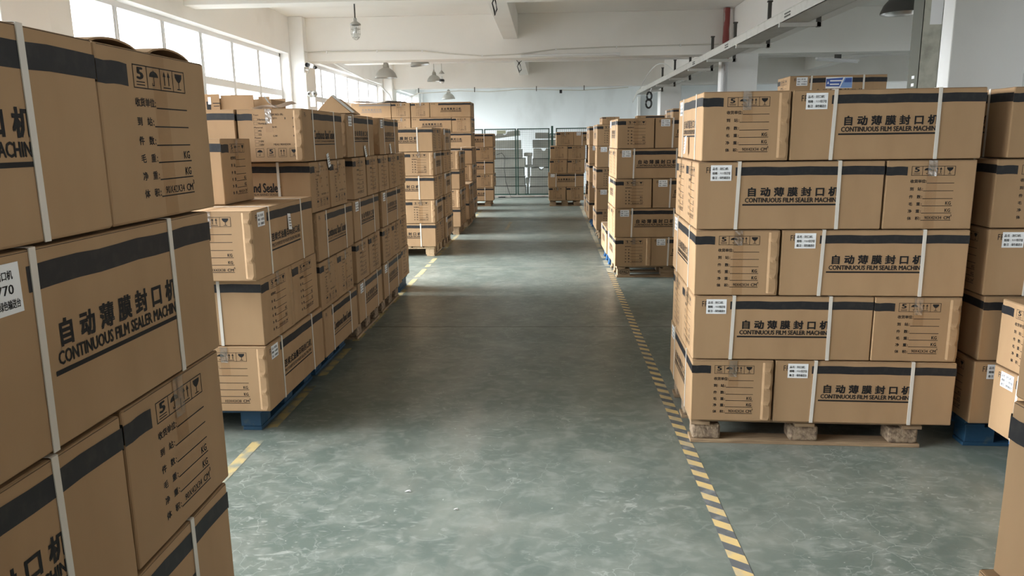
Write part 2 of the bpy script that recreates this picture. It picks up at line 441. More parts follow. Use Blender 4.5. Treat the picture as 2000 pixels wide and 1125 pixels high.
def icon_glass(f, u, v, w, h, m=INK):
    c = u+w*.5
    pts = [(c-w*.3, v+h*.14), (c+w*.3, v+h*.14), (c+w*.27, v+h*.32), (c+w*.15, v+h*.47), (c+w*.03, v+h*.54), (c-w*.03, v+h*.54), (c-w*.15, v+h*.47), (c-w*.27, v+h*.32)]
    f.poly(pts[::-1], m); f.rect(c-w*.025, v+h*.5, c+w*.025, v+h*.82, m); f.rect(c-w*.17, v+h*.82, c+w*.17, v+h*.87, m)
ICONS = [icon_five, icon_umbrella, icon_arrows, icon_glass]

def end_panel(f, W, H, kind, rows_faded=False):
    w, h = W, H; m = INK
    f.rect(0, h*.09, w*.235, h*.215, BAND, wav=.0015, seg=4)
    if kind in 'AB':
        u0, u1, v0, v1 = w*.28, w*.765, h*.085, h*.222
        f.frame(u0, v0, u1, v1, .0022)
        for i, ic in enumerate(ICONS):
            cw = (u1-u0)/4
            if i: f.rect(u0+cw*i-.001, v0, u0+cw*i+.001, v1)
            ic(f, u0+cw*i, v0, cw, v1-v0)
        rows = ['收货单位', '到站', '件数', '毛重', '净重', '体积']
        vs = [.325, .437, .55, .655, .76, .865]
        for i, (r, v) in enumerate(zip(rows, vs)):
            y = h*v; ch = .0175
            if i == 0:
                f.chars(r, w*.275, y-ch, w*.275+ch*4*1.03, y+.001, m, .02, gap=1.0); ul = w*.275+ch*4.5
            else:
                f.chars(r[0], w*.275, y-ch, w*.275+ch*1.1, y+.001, m, .02, gap=1.0)
                f.chars(r[1], w*.275+ch*2.1, y-ch, w*.275+ch*3.2, y+.001, m, .02, gap=1.0); ul = w*.275+ch*3.7
            f.rect(ul-.005, y-ch*.62, ul-.0025, y-ch*.42); f.rect(ul-.005, y-ch*.2, ul-.0025, y)
            f.rect(ul, y+.0005, w*.765, y+.0032)
            if i in (3, 4): f.text('KG', w*.765-.032, y-.020, w*.765-.007, y-.0035, m, .02)
        y = h*.865
        dims = '90X42X34' if kind == 'A' else '103X43X38'
        f.text(dims, w*.47, y-.0185, w*.66, y-.003, m, .008)
        f.text('CM', w*.685, y-.0185, w*.752, y-.003, m, .015); f.text('3', w*.757, y-.026, w*.770, y-.0165, m, .015)
    else:
        x = w*.255
        f.text('Type', x, h*.10, x+.034, h*.135, m, .01)
        f.text('Material', x, h*.335, x+.055, h*.362, m, .01); f.text('Power', x, h*.525, x+.042, h*.556, m, .01)
        for t, v, wd in (('Horizontal', .175, .072), ('Vertical', .25, .055), ('MS', .39, .018), ('SS', .455, .018), ('110V', .585, .030), ('220V', .65, .030)):
            f.frame(x, h*v-.001, x+.024, h*v+.0165, .001); f.text(t, x+.028, h*v+.001, x+.028+wd, h*v+.0145, m, .01)
        f.text('ITEM NO: FR-', w*.50, h*.09, w*.72, h*.13, m, .008)
        f.text("Q'TY:", w*.55, h*.165, w*.62, h*.20, m, .008); f.text('1', w*.735, h*.165, w*.745, h*.20, m, .01); f.text('PCS', w*.855, h*.165, w*.92, h*.20, m, .01)
        f.text('N.W:', w*.54, h*.325, w*.61, h*.36, m, .01); f.text('KGS', w*.855, h*.325, w*.925, h*.36, m, .01)
        f.text('G.W:', w*.54, h*.49, w*.61, h*.525, m, .01); f.text('KGS', w*.855, h*.49, w*.925, h*.525, m, .01)
        f.text('MEAS: 90X42X34', w*.54, h*.65, w*.80, h*.685, m, .008); f.text('CM', w*.86, h*.65, w*.91, h*.685, m, .01)
        for i, k in enumerate((1, 0, 2, 3)):
            u = w*(.255+.175*i); f.frame(u, h*.74, u+w*.125, h*.905, .0018); ICONS[k](f, u, h*.74, w*.125, h*.165)

def long_panel(f, L, H, kind, fr='FR-', faded=False):
    m = FADED if faded else INK
    f.rect(L*.205, H*.075, L, H*.20, BAND if not faded else FADED, seg=10, wav=.0016)
    f.text(fr, L*(.046 if fr == 'FR-' else .035), H*.075, L*(.092 if fr == 'FR-' else .125), H*.16, m, .0)
    if kind == 'A':
        f.chars('自动薄膜封口机', L*.262, H*.37, L*.775, H*.51, m, .040, gap=1.22)
        f.text('CONTINUOUS FILM SEALER MACHINE', L*.264, H*.53, L*.77, H*.598, m, .026)
        f.rect(L*.25, H*.62, L*.775, H*.645, m)
    elif kind == 'B':
        f.chars('连续式油墨印码封口机', L*.255, H*.40, L*.74, H*.53, m, .032, gap=1.05)
        f.text('MULTI-PURPOSE FILM INKER SEALING MACHINE', L*.26, H*.56, L*.735, H*.615, m, .006)
        f.rect(L*.25, H*.645, L*.74, H*.668, m)
    else:
        f.text('Continuous Band Sealer', L*.25, H*.40, L*.775, H*.575, m, .030)
        f.text('AUTOMATIC CONTINUOUS FILM BAND SEALER', L*.255, H*.60, L*.765, H*.64, m, .004)
        f.rect(L*.25, H*.67, L*.775, H*.692, m)

DIM = {'A': (.905, .422, .340), 'B': (1.02, .488, .379), 'C': (.90, .425, .340)}
def carton_body(kind, seed, crimp=True, fr='FR-', faded=False):
    L, W, H = DIM[kind]; mb = MB(); rr = random.Random(seed)
    # shell: box with pressed-in, slightly crushed corners and edges
    nx, ny, nz = 10, 6, 6; r = .005
    def axis(n, s):
        return [-s/2, -s/2+r] + [(-s/2+r)+(s-2*r)*i/n for i in range(1, n)] + [s/2-r, s/2]
    ax, ay, az = axis(nx, L), axis(ny, W), axis(nz, H)
    crush = {(i, j, k): rr.uniform(.0, .006) for i in (0, 1) for j in (0, 1) for k in (0, 1)}
    idx = {}; vs = []
    def V(i, j, k):
        key = (i, j, k)
        if key in idx: return idx[key]
        x, y, z = ax[i], ay[j], az[k]; ex = i in (0, len(ax)-1); ey = j in (0, len(ay)-1); ez = k in (0, len(az)-1)
        n = ex+ey+ez; q = r*(.29 if n == 2 else .42 if n == 3 else 0)
        if n == 2: q += rr.uniform(0, .0012)
        if n == 3: q += crush[(int(x > 0), int(y > 0), int(z > 0))]
        if n >= 2:
            if ex: x -= math.copysign(q, x)
            if ey: y -= math.copysign(q, y)
            if ez: z -= math.copysign(q, z)
        elif ez and z > 0: z -= .001
        idx[key] = len(vs); vs.append((x, y, z+H/2)); return idx[key]
    fs = []
    I, J, K = len(ax)-1, len(ay)-1, len(az)-1
    for i in range(I):
        for j in range(J):
            fs.append((V(i, j, 0), V(i, j+1, 0), V(i+1, j+1, 0), V(i+1, j, 0))); fs.append((V(i, j, K), V(i+1, j, K), V(i+1, j+1, K), V(i, j+1, K)))
    for i in range(I):
        for k in range(K):
            fs.append((V(i, 0, k), V(i+1, 0, k), V(i+1, 0, k+1), V(i, 0, k+1))); fs.append((V(i, J, k), V(i, J, k+1), V(i+1, J, k+1), V(i+1, J, k)))
    for j in range(J):
        for k in range(K):
            fs.append((V(0, j, k), V(0, j, k+1), V(0, j+1, k+1), V(0, j+1, k))); fs.append((V(I, j, k), V(I, j+1, k), V(I, j+1, k+1), V(I, j, k+1)))
    mb.add(vs, fs, CARD)
    # flaps meeting on the top
    mb.add([(-L/2+.01, -.0015, H+.0002), (L/2-.01, -.0015, H+.0002), (L/2-.01, .0015, H+.0002), (-L/2+.01, .0015, H+.0002)], [(0, 1, 2, 3)], GAP)
    fl = [Face(mb, (-L/2, -W/2, H), (1, 0, 0), (0, -1, 0), H), Face(mb, (L/2, W/2, H), (-1, 0, 0), (0, 1, 0), H)]
    fe = [Face(mb, (L/2, -W/2, H), (0, 1, 0), (1, 0, 0), H), Face(mb, (-L/2, W/2, H), (0, -1, 0), (-1, 0, 0), H)]
    for f in fl:
        long_panel(f, L, H, kind, fr, faded)
        f.rect(.008, .0032, L-.008, .0042, GAP)
    for f in fe:
        end_panel(f, W, H, kind); f.rect(.008, .0036, W-.008, .0048, GAP)
    if crimp:   # glued joint: a strip of board folded over the corner with four crushed dents
        f = fe[0]; n = 34; cols = [0, .2, .5, .8, 1]; w = .056; vs = []; fs = []
        for a in range(n+1):
            v = .012+(H-.024)*a/n
            ph = (v-.03) % (H*.27); pk = math.exp(-((ph-H*.08)/.011)**2)
            for c in cols:
                u = W-w+w*c
                e = .0042 + .0135*pk*max(0, c-.15)*(1.3-c) + rr.uniform(0, .0008)
                if c == 0: e = .0001
                if c == 1: e = .001+.003*pk
                u2 = u + (-.012*pk*c + rr.uniform(-.001, .001)*c)
                vs.append(f.p(min(u2, W-.0005), v+.006*pk*(c-.4), e-.0006))
        m_ = len(cols)
        for a in range(n):
            for c in range(m_-1): fs.append((a*m_+c, (a+1)*m_+c, (a+1)*m_+c+1, a*m_+c+1))
        mb.add(vs, fs, CARD)
    me = mb.build('carton'); d = me.data; bpy.data.objects.remove(me); return d

def strap_mesh(kind, u):
    L, W, H = DIM[kind]; x = -L/2+L*u; w = .0086; t = .0018; mb = MB()
    a, b = -W/2-.0008, W/2+.0008
    pr = [(a, -.0003), (a, H), (a+.004, H+.0012), (b-.004, H+.0012), (b, H), (b, -.0003)]
    vs = []; n = len(pr)
    for k, (y, z) in enumerate(pr):
        yo = y-t if y < 0 else y+t; zo = z+(t*.6 if 0 < k < n-1 and z > H-.001 else 0)
        sk = .004*math.sin(z*11+u*20)
        vs += [(x-w+sk, y, z), (x+w+sk, y, z), (x+w+sk, yo, zo), (x-w+sk, yo, zo)]
    fs = []
    for k in range(n-1):
        for q in range(4): fs.append((4*k+q, 4*k+(q+1) % 4, 4*k+4+(q+1) % 4, 4*k+4+q))
    fs += [(0, 3, 2, 1), (4*n-4, 4*n-3, 4*n-2, 4*n-1)]
    mb.add(vs, fs, STRAP); o = mb.build('strap'); d = o.data; bpy.data.objects.remove(o); return d

def label_mesh(kind, lines, u0=.07, both=True):
    L, W, H = DIM[kind]; mb = MB(); w, h = .103, .078
    for f in (Face(mb, (-L/2, -W/2, H), (1, 0, 0), (0, -1, 0), H),):
        a, v = L*u0, H*.045
        f.rect(a, v, a+w, v+h, STICKER, e=.0008)
        for i, (p, q) in enumerate(lines):
            y = v+.010+i*.0225
            f.chars(p+':', a+.008, y, a+.008+.013*len(p+':'), y+.015, INK, .015, e=.0012, gap=1.0)
            if q.isascii(): f.text(q, a+.045, y, a+.045+.013*len(q), y+.015, INK, .01, e=.0012)
            else: f.chars(q, a+.045, y, a+.045+min(.052, .0135*len(q)), y+.015, INK, .015, e=.0012, gap=1.0)
    o = mb.build('shipping_label'); d = o.data; bpy.data.objects.remove(o); return d

def tape_mesh(kind, seed):
    L, W, H = DIM[kind]; mb = MB(); rr = random.Random(seed); w = .026
    pts = []
    for sx in (-1, 1):
        x = sx*(L/2+.0012); zl = H*rr.choice((.0, .0, .55))
        c = rr.uniform(-.008, .012)
        q = [(x, -w+c, H-.001), (x, w+c, H-.001), (x, w+c+.004, zl+.004), (x, -w+c+.004, zl+.004)]
        mb.add(q, [(0, 1, 2, 3)], TAPE)
        zz = H-.075-rr.uniform(0, .03)      # wrinkled clear end of the tape
        if rr.random() < .5:
            vs = []; fs = []; n = 7
            for i in range(n+1):
                z = H-.001-(H-zz)*i/n
                for k in range(5): vs.append((x+sx*(.0006+rr.uniform(0, .0022)), c-w*.8+w*1.6*k/4+rr.uniform(-.001, .001), z))
            for i in range(n):
                for k in range(4): fs.append((i*5+k, i*5+k+1, i*5+6+k, i*5+5+k))
            mb.add(vs, fs, FILM)
    z = H+.0012
    mb.add([(-L/2, -w, z), (L/2, -w, z), (L/2, w, z), (-L/2, w, z)], [(0, 1, 2, 3)], TAPE)
    o = mb.build('packing_tape'); d = o.data; bpy.data.objects.remove(o); return d

LBL = [('品名', '封口机'), ('规格', '900铁无字盒'), ('备注', '绿色输送台')]
LBL7 = [('品名', '封口机'), ('型号', '770'), ('备注', '绿色输送台')]
BODY = {}
for kind in 'ABC':
    for s in range(4): BODY[kind, s] = carton_body(kind, 10+s, crimp=(s % 2 == 0))
BODY['A', 'fr'] = carton_body('A', 21, False, 'FR-900'); BODY['A', 'faded'] = carton_body('A', 22, False, 'FR-900', True)
STRAPS = {(k, u): strap_mesh(k, u) for k in 'ABC' for u in (.222, .762)}
LABELS = {k: label_mesh(k, LBL) for k in 'AB'}; LABEL770 = label_mesh('A', LBL7)
TAPES = {(k, s): tape_mesh(k, s) for k in 'ABC' for s in range(4)}

def part(name, me, parent):
    o = bpy.data.objects.new(name, me); COL.objects.link(o); o.parent = parent; return o
RR = random.Random(7)
NC = 0
def carton(kind, x, y, z, ang, label, group, variant=None, sticker=True, straps=True, jit=1.0, sz=1.0, sx=1.0, label770=False, crimp=None, lx=1.0, back=False):
    """ang = direction (deg) the long axis points"""
    global NC; NC += 1
    if variant is None:
        variant = RR.randrange(4)
        if crimp is not None: variant = variant//2*2 + (0 if crimp else 1)
    o = bpy.data.objects.new('carton', BODY[kind, variant]); COL.objects.link(o)
    o.location = (x+RR.uniform(-.003, .003)*jit, y+RR.uniform(-.003, .003)*jit, z)
    o.rotation_euler = (0, 0, math.radians(ang + RR.uniform(-.45, .45)*jit)); o.scale = (sx*lx, sx, sz)
    tag(o, label, 'carton', group)
    if straps:
        part('strap', STRAPS[kind, .222], o); part('strap', STRAPS[kind, .762], o)
    if sticker and kind in 'AB': part('shipping_label', LABEL770 if label770 else LABELS[kind], o).rotation_euler = (0, 0, math.pi if back else 0)
    part('packing_tape', TAPES[kind, RR.randrange(4)], o)
    return o

# ------------------------------------------------------------------ pallets
def pallet(x, y, rot, w, d, style, label, h=.144):
    """front-left corner at x,y; local X along the front, Y into the depth"""
    root = empty('pallet', (x, y, 0), rot); tag(root, label, 'pallet', 'pallets under the carton stacks')
    mm = {'chip': WOOD, 'blue': BLUE, 'navy': NAVY, 'wood': WOOD, 'pale': WOODL}[style]; bmn = CHIP if style == 'chip' else mm
    t = .02
    dk = MB(); nb = 7
    for i in range(nb):
        a = d*i/nb+.006; dk.box(0, w, a, a+d/nb-.02, h-t, h-.001, mm, .002)
    for xx in (.0, w/2-.05, w-.1): dk.box(xx, xx+.1, .0, d, h-2*t+.002, h-t, mm)
    dk.build('deck', root)
    for i, xx in enumerate((0.01, w/2-.075, w-.16)):
        for yy in (.01, d/2-.06, d-.13):
            b = MB(); b.box(xx, xx+.15, yy, yy+.12, t, h-2*t+.001, bmn, .012 if style == 'chip' else .003)
            b.build('block', root)
    for yy in (.0, d/2-.06, d-.12):
        b = MB(); b.box(0, w, yy+.005, yy+.115, 0, t, mm, .002); b.build('runner_board', root)
    return root

# ------------------------------------------------------------------ stacks
ORD = ['bottom', 'second', 'third', 'fourth', 'fifth', 'sixth', 'seventh']
LW, EW, DP = .905, .422, .43
def stack(x, y, rotdeg, layers, where, z0=.144, lh=.344, kind='A', skip=(), shifts=None, sticker=True, view='front', pal=None, var=None, lab770=False, LW=.905):
    """local X to the right along the face seen first, Y into the depth.
       layer codes: P = end panel left + two long boxes right (front, back); Q = two long boxes left + end panel right"""
    R = math.radians(rotdeg); c, s = math.cos(R), math.sin(R); n = len(layers)
    g = 'cartons in the ' + where
    for k, code in enumerate(layers):
        dx, dy = (shifts or {}).get(k, (0, 0))
        items = []
        if code == 'P':
            items = [('E', EW/2, LW/2, -90, 'end panel at left'), ('F', EW+.011+LW/2, EW/2, 0, 'long side right'), ('K', EW+.011+LW/2, DP+EW/2, 0, 'rear long box')]
        elif code == 'Q':
            items = [('F', LW/2, EW/2, 0, 'long side left'), ('K', LW/2, DP+EW/2, 0, 'rear long box'), ('E', LW+.011+EW/2, LW/2, -90, 'end panel at right')]
        elif code == 'EE':
            items = [('E', EW/2, LW/2, -90, 'end panel left'), ('E2', EW+.03+EW/2, LW/2, -90, 'end panel right')]
        elif code == 'LF': items = [('F', LW/2, EW/2, 0, 'long side to front'), ('K', LW/2, DP+EW/2, 0, 'rear long box')]
        for nm, lx, ly, a, ds in items:
            if (k, nm) in skip: continue
            lx += dx; ly += dy
            X = x+c*lx-s*ly; Y = y+s*lx+c*ly
            carton(kind, X, Y, z0+lh*k, rotdeg+a, 'Brown carton, %s, %s layer, %s' % (ds, 'top' if k == n-1 else ORD[k], where), g,
                   sticker=sticker, variant=var, label770=lab770, crimp=(True if RR.random() < .6 else False), sz=lh/DIM[kind][2]*.985, lx=LW/.905)
    if pal: pallet(*pal)
    return

# right hand side, front to back
stack(.761, 3.829, -2.6, 'PQPQP', 'front right stack', shifts={0: (0, 0), 1: (-.002, 0), 2: (-.004, .0), 3: (-.005, .0), 4: (.006, .0)},
      pal=(.775, 3.86, math.radians(-2.6), 1.2, .84, 'chip', 'Wooden pallet on pressed chip blocks under the front right stack'))
stack(2.205, 3.80, -2.2, 'QPQPP', 'stack right of the front right stack', skip={(k, 'K') for k in range(4)}, shifts={1: (.01, 0), 4: (.04, 0)},
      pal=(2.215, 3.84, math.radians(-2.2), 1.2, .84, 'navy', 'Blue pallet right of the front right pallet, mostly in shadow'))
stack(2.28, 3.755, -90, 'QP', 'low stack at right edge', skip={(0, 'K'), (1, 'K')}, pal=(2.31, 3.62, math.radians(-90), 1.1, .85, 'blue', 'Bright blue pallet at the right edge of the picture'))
stack(.835, 1.31, -90, 'PQPQ', 'nearest stack at right edge', skip={(k, 'K') for k in range(4)}, shifts={1: (-.013, -.018)},
      pal=(.86, 1.27, math.radians(-90), 1.2, .85, 'wood', 'Wooden pallet under the nearest right edge stack, below the frame'))
stack(.79, 8.765, .8, 'PQPQP', 'second right stack behind the open floor', skip={(k, 'K') for k in (0, 2)}, shifts={1: (-.005, 0), 2: (.0, 0), 3: (.005, 0), 4: (.012, 0)},
      pal=(.82, 8.80, 0.01, 1.2, .8, 'wood', 'Worn wooden pallet under the second right stack'))
ep = MB(); fe_ = Face(ep, (.83, 8.81, .10), (1, 0, 0), (0, -1, 0), .08)
fe_.text('EPAL', .035, .018, .120, .050, INK, .01, e=.001)
fe_.add = None
oval = [(.0775+.058*math.cos(2*math.pi*i/24), .034+.030*math.sin(2*math.pi*i/24)) for i in range(25)]
for p_, q_ in zip(oval[:-1], oval[1:]):
    ep.add([fe_.p(p_[0], p_[1], .001), fe_.p(q_[0], q_[1], .001), fe_.p(.0775+(q_[0]-.0775)*.93, .034+(q_[1]-.034)*.90, .001), fe_.p(.0775+(p_[0]-.0775)*.93, .034+(p_[1]-.034)*.90, .001)], [(0, 1, 2, 3)], INK)
bpy.context.view_layer.update()
em = ep.build('burned_mark'); hostp = [o for o in bpy.data.objects if o.get('label', '') == 'Worn wooden pallet under the second right stack'][0]
em.parent = hostp; em.matrix_parent_inverse = hostp.matrix_world.inverted()
stack(.765, 9.70, .5, 'P', 'low layer behind the second right stack', skip={(0, 'K')}, pal=(.80, 9.74, 0.01, 1.2, .8, 'blue', 'Blue pallet just behind the second right stack'))
stack(.80, 12.3, .5, 'PQPQP', 'third right stack', skip={(k, 'K') for k in (0, 1, 2, 3)}, pal=(.84, 12.34, 0, 1.2, .8, 'wood', 'Wooden pallet under the third right stack'))
stack(.775, 14.05, .5, 'PQPQP', 'fourth right stack', skip={(k, 'K') for k in (0, 1, 2, 3)}, pal=(.83, 14.09, 0, 1.2, .8, 'blue', 'Blue pallet under the fourth right stack'))
stack(.78, 14.97, .5, 'P', 'low layer behind the fourth right stack', skip={(0, 'K')}, pal=(.83, 15.0, 0, 1.2, .8, 'wood', 'Wooden pallet behind the fourth right stack'))
# end of aisle, in front of the mesh gate
G5 = 'stack by the mesh gate'
for k, (code, dx) in enumerate((('EE', .0), ('LF', -.02), ('EE', .025), ('EE', .03))):
    stack(.027+dx, 18.5, 0, [code], 'gate stack row %d' % k, z0=.144+.333*k, lh=.333, skip={(0, 'K')}) if False else None
def gate_stack():
    z = .144; lh = .333
    g = 'cartons in the stack by the mesh gate'
    def E(x, k, t): carton('A', x+EW/2, 18.5+LW/2, z+lh*k, -90, 'Brown carton, %s end panel, %s layer, stack before the mesh gate' % (t, ORD[k] if k < 4 else 'top'), g, sz=.965, crimp=False)
    E(.027, 0, 'left'); E(.462, 0, 'right')
    carton('A', .0+LW/2, 18.5+EW/2, z+lh, 0, 'Brown carton, long side showing, second layer, stack before the mesh gate', g, sz=.965, sx=.97)
    carton('A', .0+LW/2, 18.5+DP+EW/2, z+lh, 0, 'Brown carton, rear of second layer, stack before the mesh gate', g, sz=.965, sx=.97)
    E(.05, 2, 'left'); E(.485, 2, 'right'); E(.07, 3, 'left'); E(.445+.055, 3, 'right')
    E(.21, 4, 'left'); carton('A', .64+LW/2, 18.5+EW/2, z+lh*4, 0, 'Brown carton, long side, top layer right, stack before the mesh gate', g, sz=.965)
    pallet(.045, 18.53, 0, .76, .85, 'wood', 'Wooden pallet in front of the mesh gate')
gate_stack()
stack(.985, 18.75, 0, 'PQPQ', 'dark stack right of the gate stack', lh=.333, skip={(k, 'K') for k in range(4)}, pal=(1.0, 18.8, 0, 1.2, .8, 'wood', 'Wooden pallet right of the gate stack'))
# second column on the right, seen only over the tops
S7 = 'stack under the blue-stickered carton'
stack(2.33, 7.5, -1.0, 'PQPQP', S7, skip={(k, 'K') for k in range(4)}, pal=(2.37, 7.54, 0, 1.2, .8, 'wood', 'Wooden pallet under the blue-stickered carton stack'))
top = carton('A', 2.33+.455, 7.5+.21, .144+.344*5, -1.2, 'Brown carton with a blue and white sticker, highest behind the front right stack', None, crimp=False, variant=1)
stk = MB(); L, W, H = DIM['A']; fc = Face(stk, (-L/2, -W/2, H), (1, 0, 0), (0, -1, 0), H)
a0, a1, b0, b1 = L*.372, L*.645, H*.055, H*.36
fc.rect(a0, b0, a1, b1, STICKER, e=.0012)
fc.poly([(a0+.004, b0+.014), (a1-.085, b0+.006), (a1-.118, b1-.016), (a0+.004, b1-.018)], BLUESTK, e=.0016)
fc.poly([(a1-.072, b0+.006), (a1-.002, b0+.006), (a1-.002, b1-.004), (a1-.112, b1-.004)], LBLUE, e=.0016)
fc.poly([(a1-.062, b0+.012), (a1-.006, b0+.010), (a1-.006, b0+.05), (a1-.078, b0+.05)], BLUESTK, e=.0018)
fc.poly([(a0+.012, b0+.062), (a0+.032, b0+.062), (a0+.022, b0+.036)], STICKER, e=.002)
fc.rect(a0+.040, b0+.028, a0+.150, b0+.040, STICKER, e=.002); fc.rect(a0+.040, b0+.060, a0+.125, b0+.072, STICKER, e=.002)
s_ = stk.build('blue_sticker', top)
stack(2.25, 13.45, 0, 'PQPQP', 'far inner right stack', skip={(k, 'K') for k in range(5)}, pal=(2.28, 13.5, 0, 1.2, .8, 'wood', 'Wooden pallet under the far inner right stack'))
carton('A', 2.19+.211, 13.45+.455, .144+.344*5, -90, 'Small-looking brown carton end on top, above the second right stack', None, sz=.8, crimp=False)
stack(1.93, 16.5, 0, 'QPQPQ', 'furthest inner right stack', skip={(k, 'K') for k in range(5)}, pal=(2.0, 16.55, 0, 1.2, .8, 'wood', 'Wooden pallet under the furthest inner right stack'))
carton('A', 1.93+.455, 16.5+.25, .144+.344*5, 0, 'Flat brown carton with an open dark lid, topmost beyond the second right stack', None, sz=.72, crimp=False, straps=False, sticker=False)
carton('A', .82+.21, 12.45+.3, .144+.344*5, -90, 'Low pale carton lying on top of the third right stack', None, sz=.34, sx=.66, crimp=False, straps=False, sticker=False)

# left hand side: faces look at the aisle (+X); local X -> +Y, depth -> -X
def lstack(xa, y, layers, where, **k): stack(xa, y, 90, layers, where, **k)
lstack(-.80, .50, 'QPQPQ', 'nearest left stack', LW=.79, z0=.144, lh=.3365, skip={(k, 'K') for k in range(5)}, lab770=True,
       shifts={0: (0, 0), 1: (-.04, .0), 2: (-.02, -.0), 3: (-.01, .0), 4: (.035, .0)},
       pal=(-.83, .42, math.radians(90), 1.2, .85, 'navy', 'Dark blue pallet under the nearest left stack, below the frame'))

# warped top flaps of the end-panel carton on the nearest left stack
mb = MB(); zf = .144+.3365*5
for y0, y1, hh in ((1.345, 1.50, .012), (1.545, 1.72, .016)):
    vs = []; n = 8
    for i in range(n+1):
        t = i/n; y = y0+(y1-y0)*t; z = zf-.002+hh*math.sin(math.pi*min(1, t*1.0))**.7
        for x in (-.815, -.86, -.95): vs.append((x, y, z if x > -.9 else zf+.001))
    mb.add(vs, [(i*3+k, i*3+k+1, i*3+4+k, i*3+3+k) for i in range(n) for k in range(2)], CARD)
    mb.add([(v[0], v[1], v[2]-.004) for v in vs], [(i*3+k, i*3+3+k, i*3+4+k, i*3+k+1) for i in range(n) for k in range(2)], CARD)
    mb.add([(vs[i*3][0], vs[i*3][1], vs[i*3][2]-q) for i in range(n+1) for q in (0, .004)], [(2*i, 2*i+2, 2*i+3, 2*i+1) for i in range(n)], CARD)
lid = mb.build('top_flap')
host = [o for o in bpy.data.objects if o.get('label', '').startswith('Brown carton, end panel at right, top layer, nearest left')][0]
bpy.context.view_layer.update()
lid.parent = host; lid.matrix_parent_inverse = host.matrix_world.inverted()
# low stack of larger ink-coder cartons
def ink_stack():
    g = 'larger cartons in the low left stack'; z = .144; h = .383; L, W, H = DIM['B']
    def c(x, y, k, a, t, **kw): return carton('B', x, y, z+h*k, a, t, g, **kw)
    c(-1.57-W/2, 3.925+L/2, 0, -90, 'Large carton with ink-coder lettering, bottom layer beside the aisle, low left stack', crimp=True, back=True)
    c(-1.57-W*1.5-.01, 3.925+L/2, 0, -90, 'Large carton, bottom layer, window side of the low left stack', crimp=True)
    c(-1.575-L/2, 3.94+W/2, 1, 0, 'Large carton, middle layer, near one showing long side, low left stack')
    c(-1.575-L/2, 3.94+W*1.5+.012, 1, 0, 'Large carton, middle layer, second end panel along the aisle, low left stack')
    b = c(-1.565-W/2, 3.845+L/2, 2, -90, 'Large carton, top layer beside the aisle with crushed seam, low left stack', variant=0, back=True)
    c(-1.565-W*1.5-.01, 3.845+L/2, 2, -90, 'Large carton, top layer, window side of the low left stack', crimp=True)
    pallet(-1.66, 4.0, math.radians(90), .95, .95, 'navy', 'Dark blue pallet under the low left stack of larger cartons')
    carton('A', -1.84-.455, 4.19+.21, z+h*3, 0, 'Single upright brown carton standing alone on the low left stack', None, sz=1.1, crimp=False, straps=False, sticker=False)
    return b
inkbox = ink_stack()
LK = dict(kind='C', sticker=False)
# stack C written layer by layer so that every carton can carry its own words
def c_stack():
    g = 'band sealer cartons beside the low left stack'; z = .144; lh = .343; w = .425
    def c(x, y, k, a, t, **kw): return carton('C', x, y, z+lh*k, a, 'Band sealer carton, %s, %s layer, behind low left stack' % (t, ORD[k]), g, sz=.99, **kw)
    for k, ys in ((0, 4.975), (2, 4.96), (4, 4.795)):
        c(-1.565-w/2, ys+.45, k, -90, 'long side to aisle' if k < 4 else 'type panel to front', variant=0)
        c(-2.0-.45, ys+w/2+.0, k, 0, 'near window-side box'); c(-2.0-.45, ys+w*1.5+.01, k, 0, 'far window-side box')
    for k, ys in ((1, 4.95), (3, 4.875)):
        c(-1.565-.45, ys+w/2, k, 0, 'near end panel'); c(-1.565-.45, ys+w*1.5+.02, k, 0, 'far end panel'); c(-2.475-w/2, ys+.45, k, -90, 'window-side box')
    pallet(-1.66, 5.02, math.radians(90), .8, 1.1, 'navy', 'Dark blue pallet under the band sealer cartons')
c_stack()
lstack(-1.57, 5.955, 'LF,SS,LF,SS,LF'.split(','), '', ) if False else None
def l_stack(xa, ys, codes, where, lh=.343, z0=.144, pal=None, skipK=True, offs=None, skipin=()):
    """codes: L = one long side to the aisle plus two behind, S = two end panels to the aisle plus one behind"""
    g = 'cartons in the ' + where; w = EW; n = len(codes)
    for k, cd in enumerate(codes):
        o = (offs or {}).get(k, 0); t = 'top' if k == n-1 else ORD[k]; y = ys+o; z = z0+lh*k; sz = lh/.34*.985
        if cd == 'L':
            carton('A', xa-w/2, y+LW/2, z, -90, 'Brown carton, long side to aisle, %s layer, %s' % (t, where), g, sz=sz, variant=RR.choice((0, 2)), back=True)
            if k not in skipin:
                carton('A', xa-w-.01-LW/2, y+w/2, z, 0, 'Brown carton, near inner box, %s layer, %s' % (t, where), g, sz=sz)
                if k == n-1: carton('A', xa-w-.01-LW/2, y+w*1.5+.02, z, 0, 'Brown carton, far inner box, %s layer, %s' % (t, where), g, sz=sz)
        else:
            carton('A', xa-LW/2, y+w/2, z, 0, 'Brown carton, nearer end panel to aisle, %s layer, %s' % (t, where), g, sz=sz, sticker=True)
            carton('A', xa-LW/2, y+w*1.5+.03, z, 0, 'Brown carton, further end panel to aisle, %s layer, %s' % (t, where), g, sz=sz)
            if k not in skipin: carton('A', xa-LW-.01-w/2, y+LW/2, z, -90, 'Brown carton, inner box, %s layer, %s' % (t, where), g, sz=sz)
    if pal: pallet(xa-.03, ys+.04, math.radians(90), .82, 1.15, pal[0], pal[1])
l_stack(-1.57, 5.955, 'LSLSL', 'third left stack', pal=('chip', 'Wooden pallet with rounded chip blocks under the third left stack'), offs={1: .0, 3: .05, 4: -.08}, skipin=(0, 1, 2))
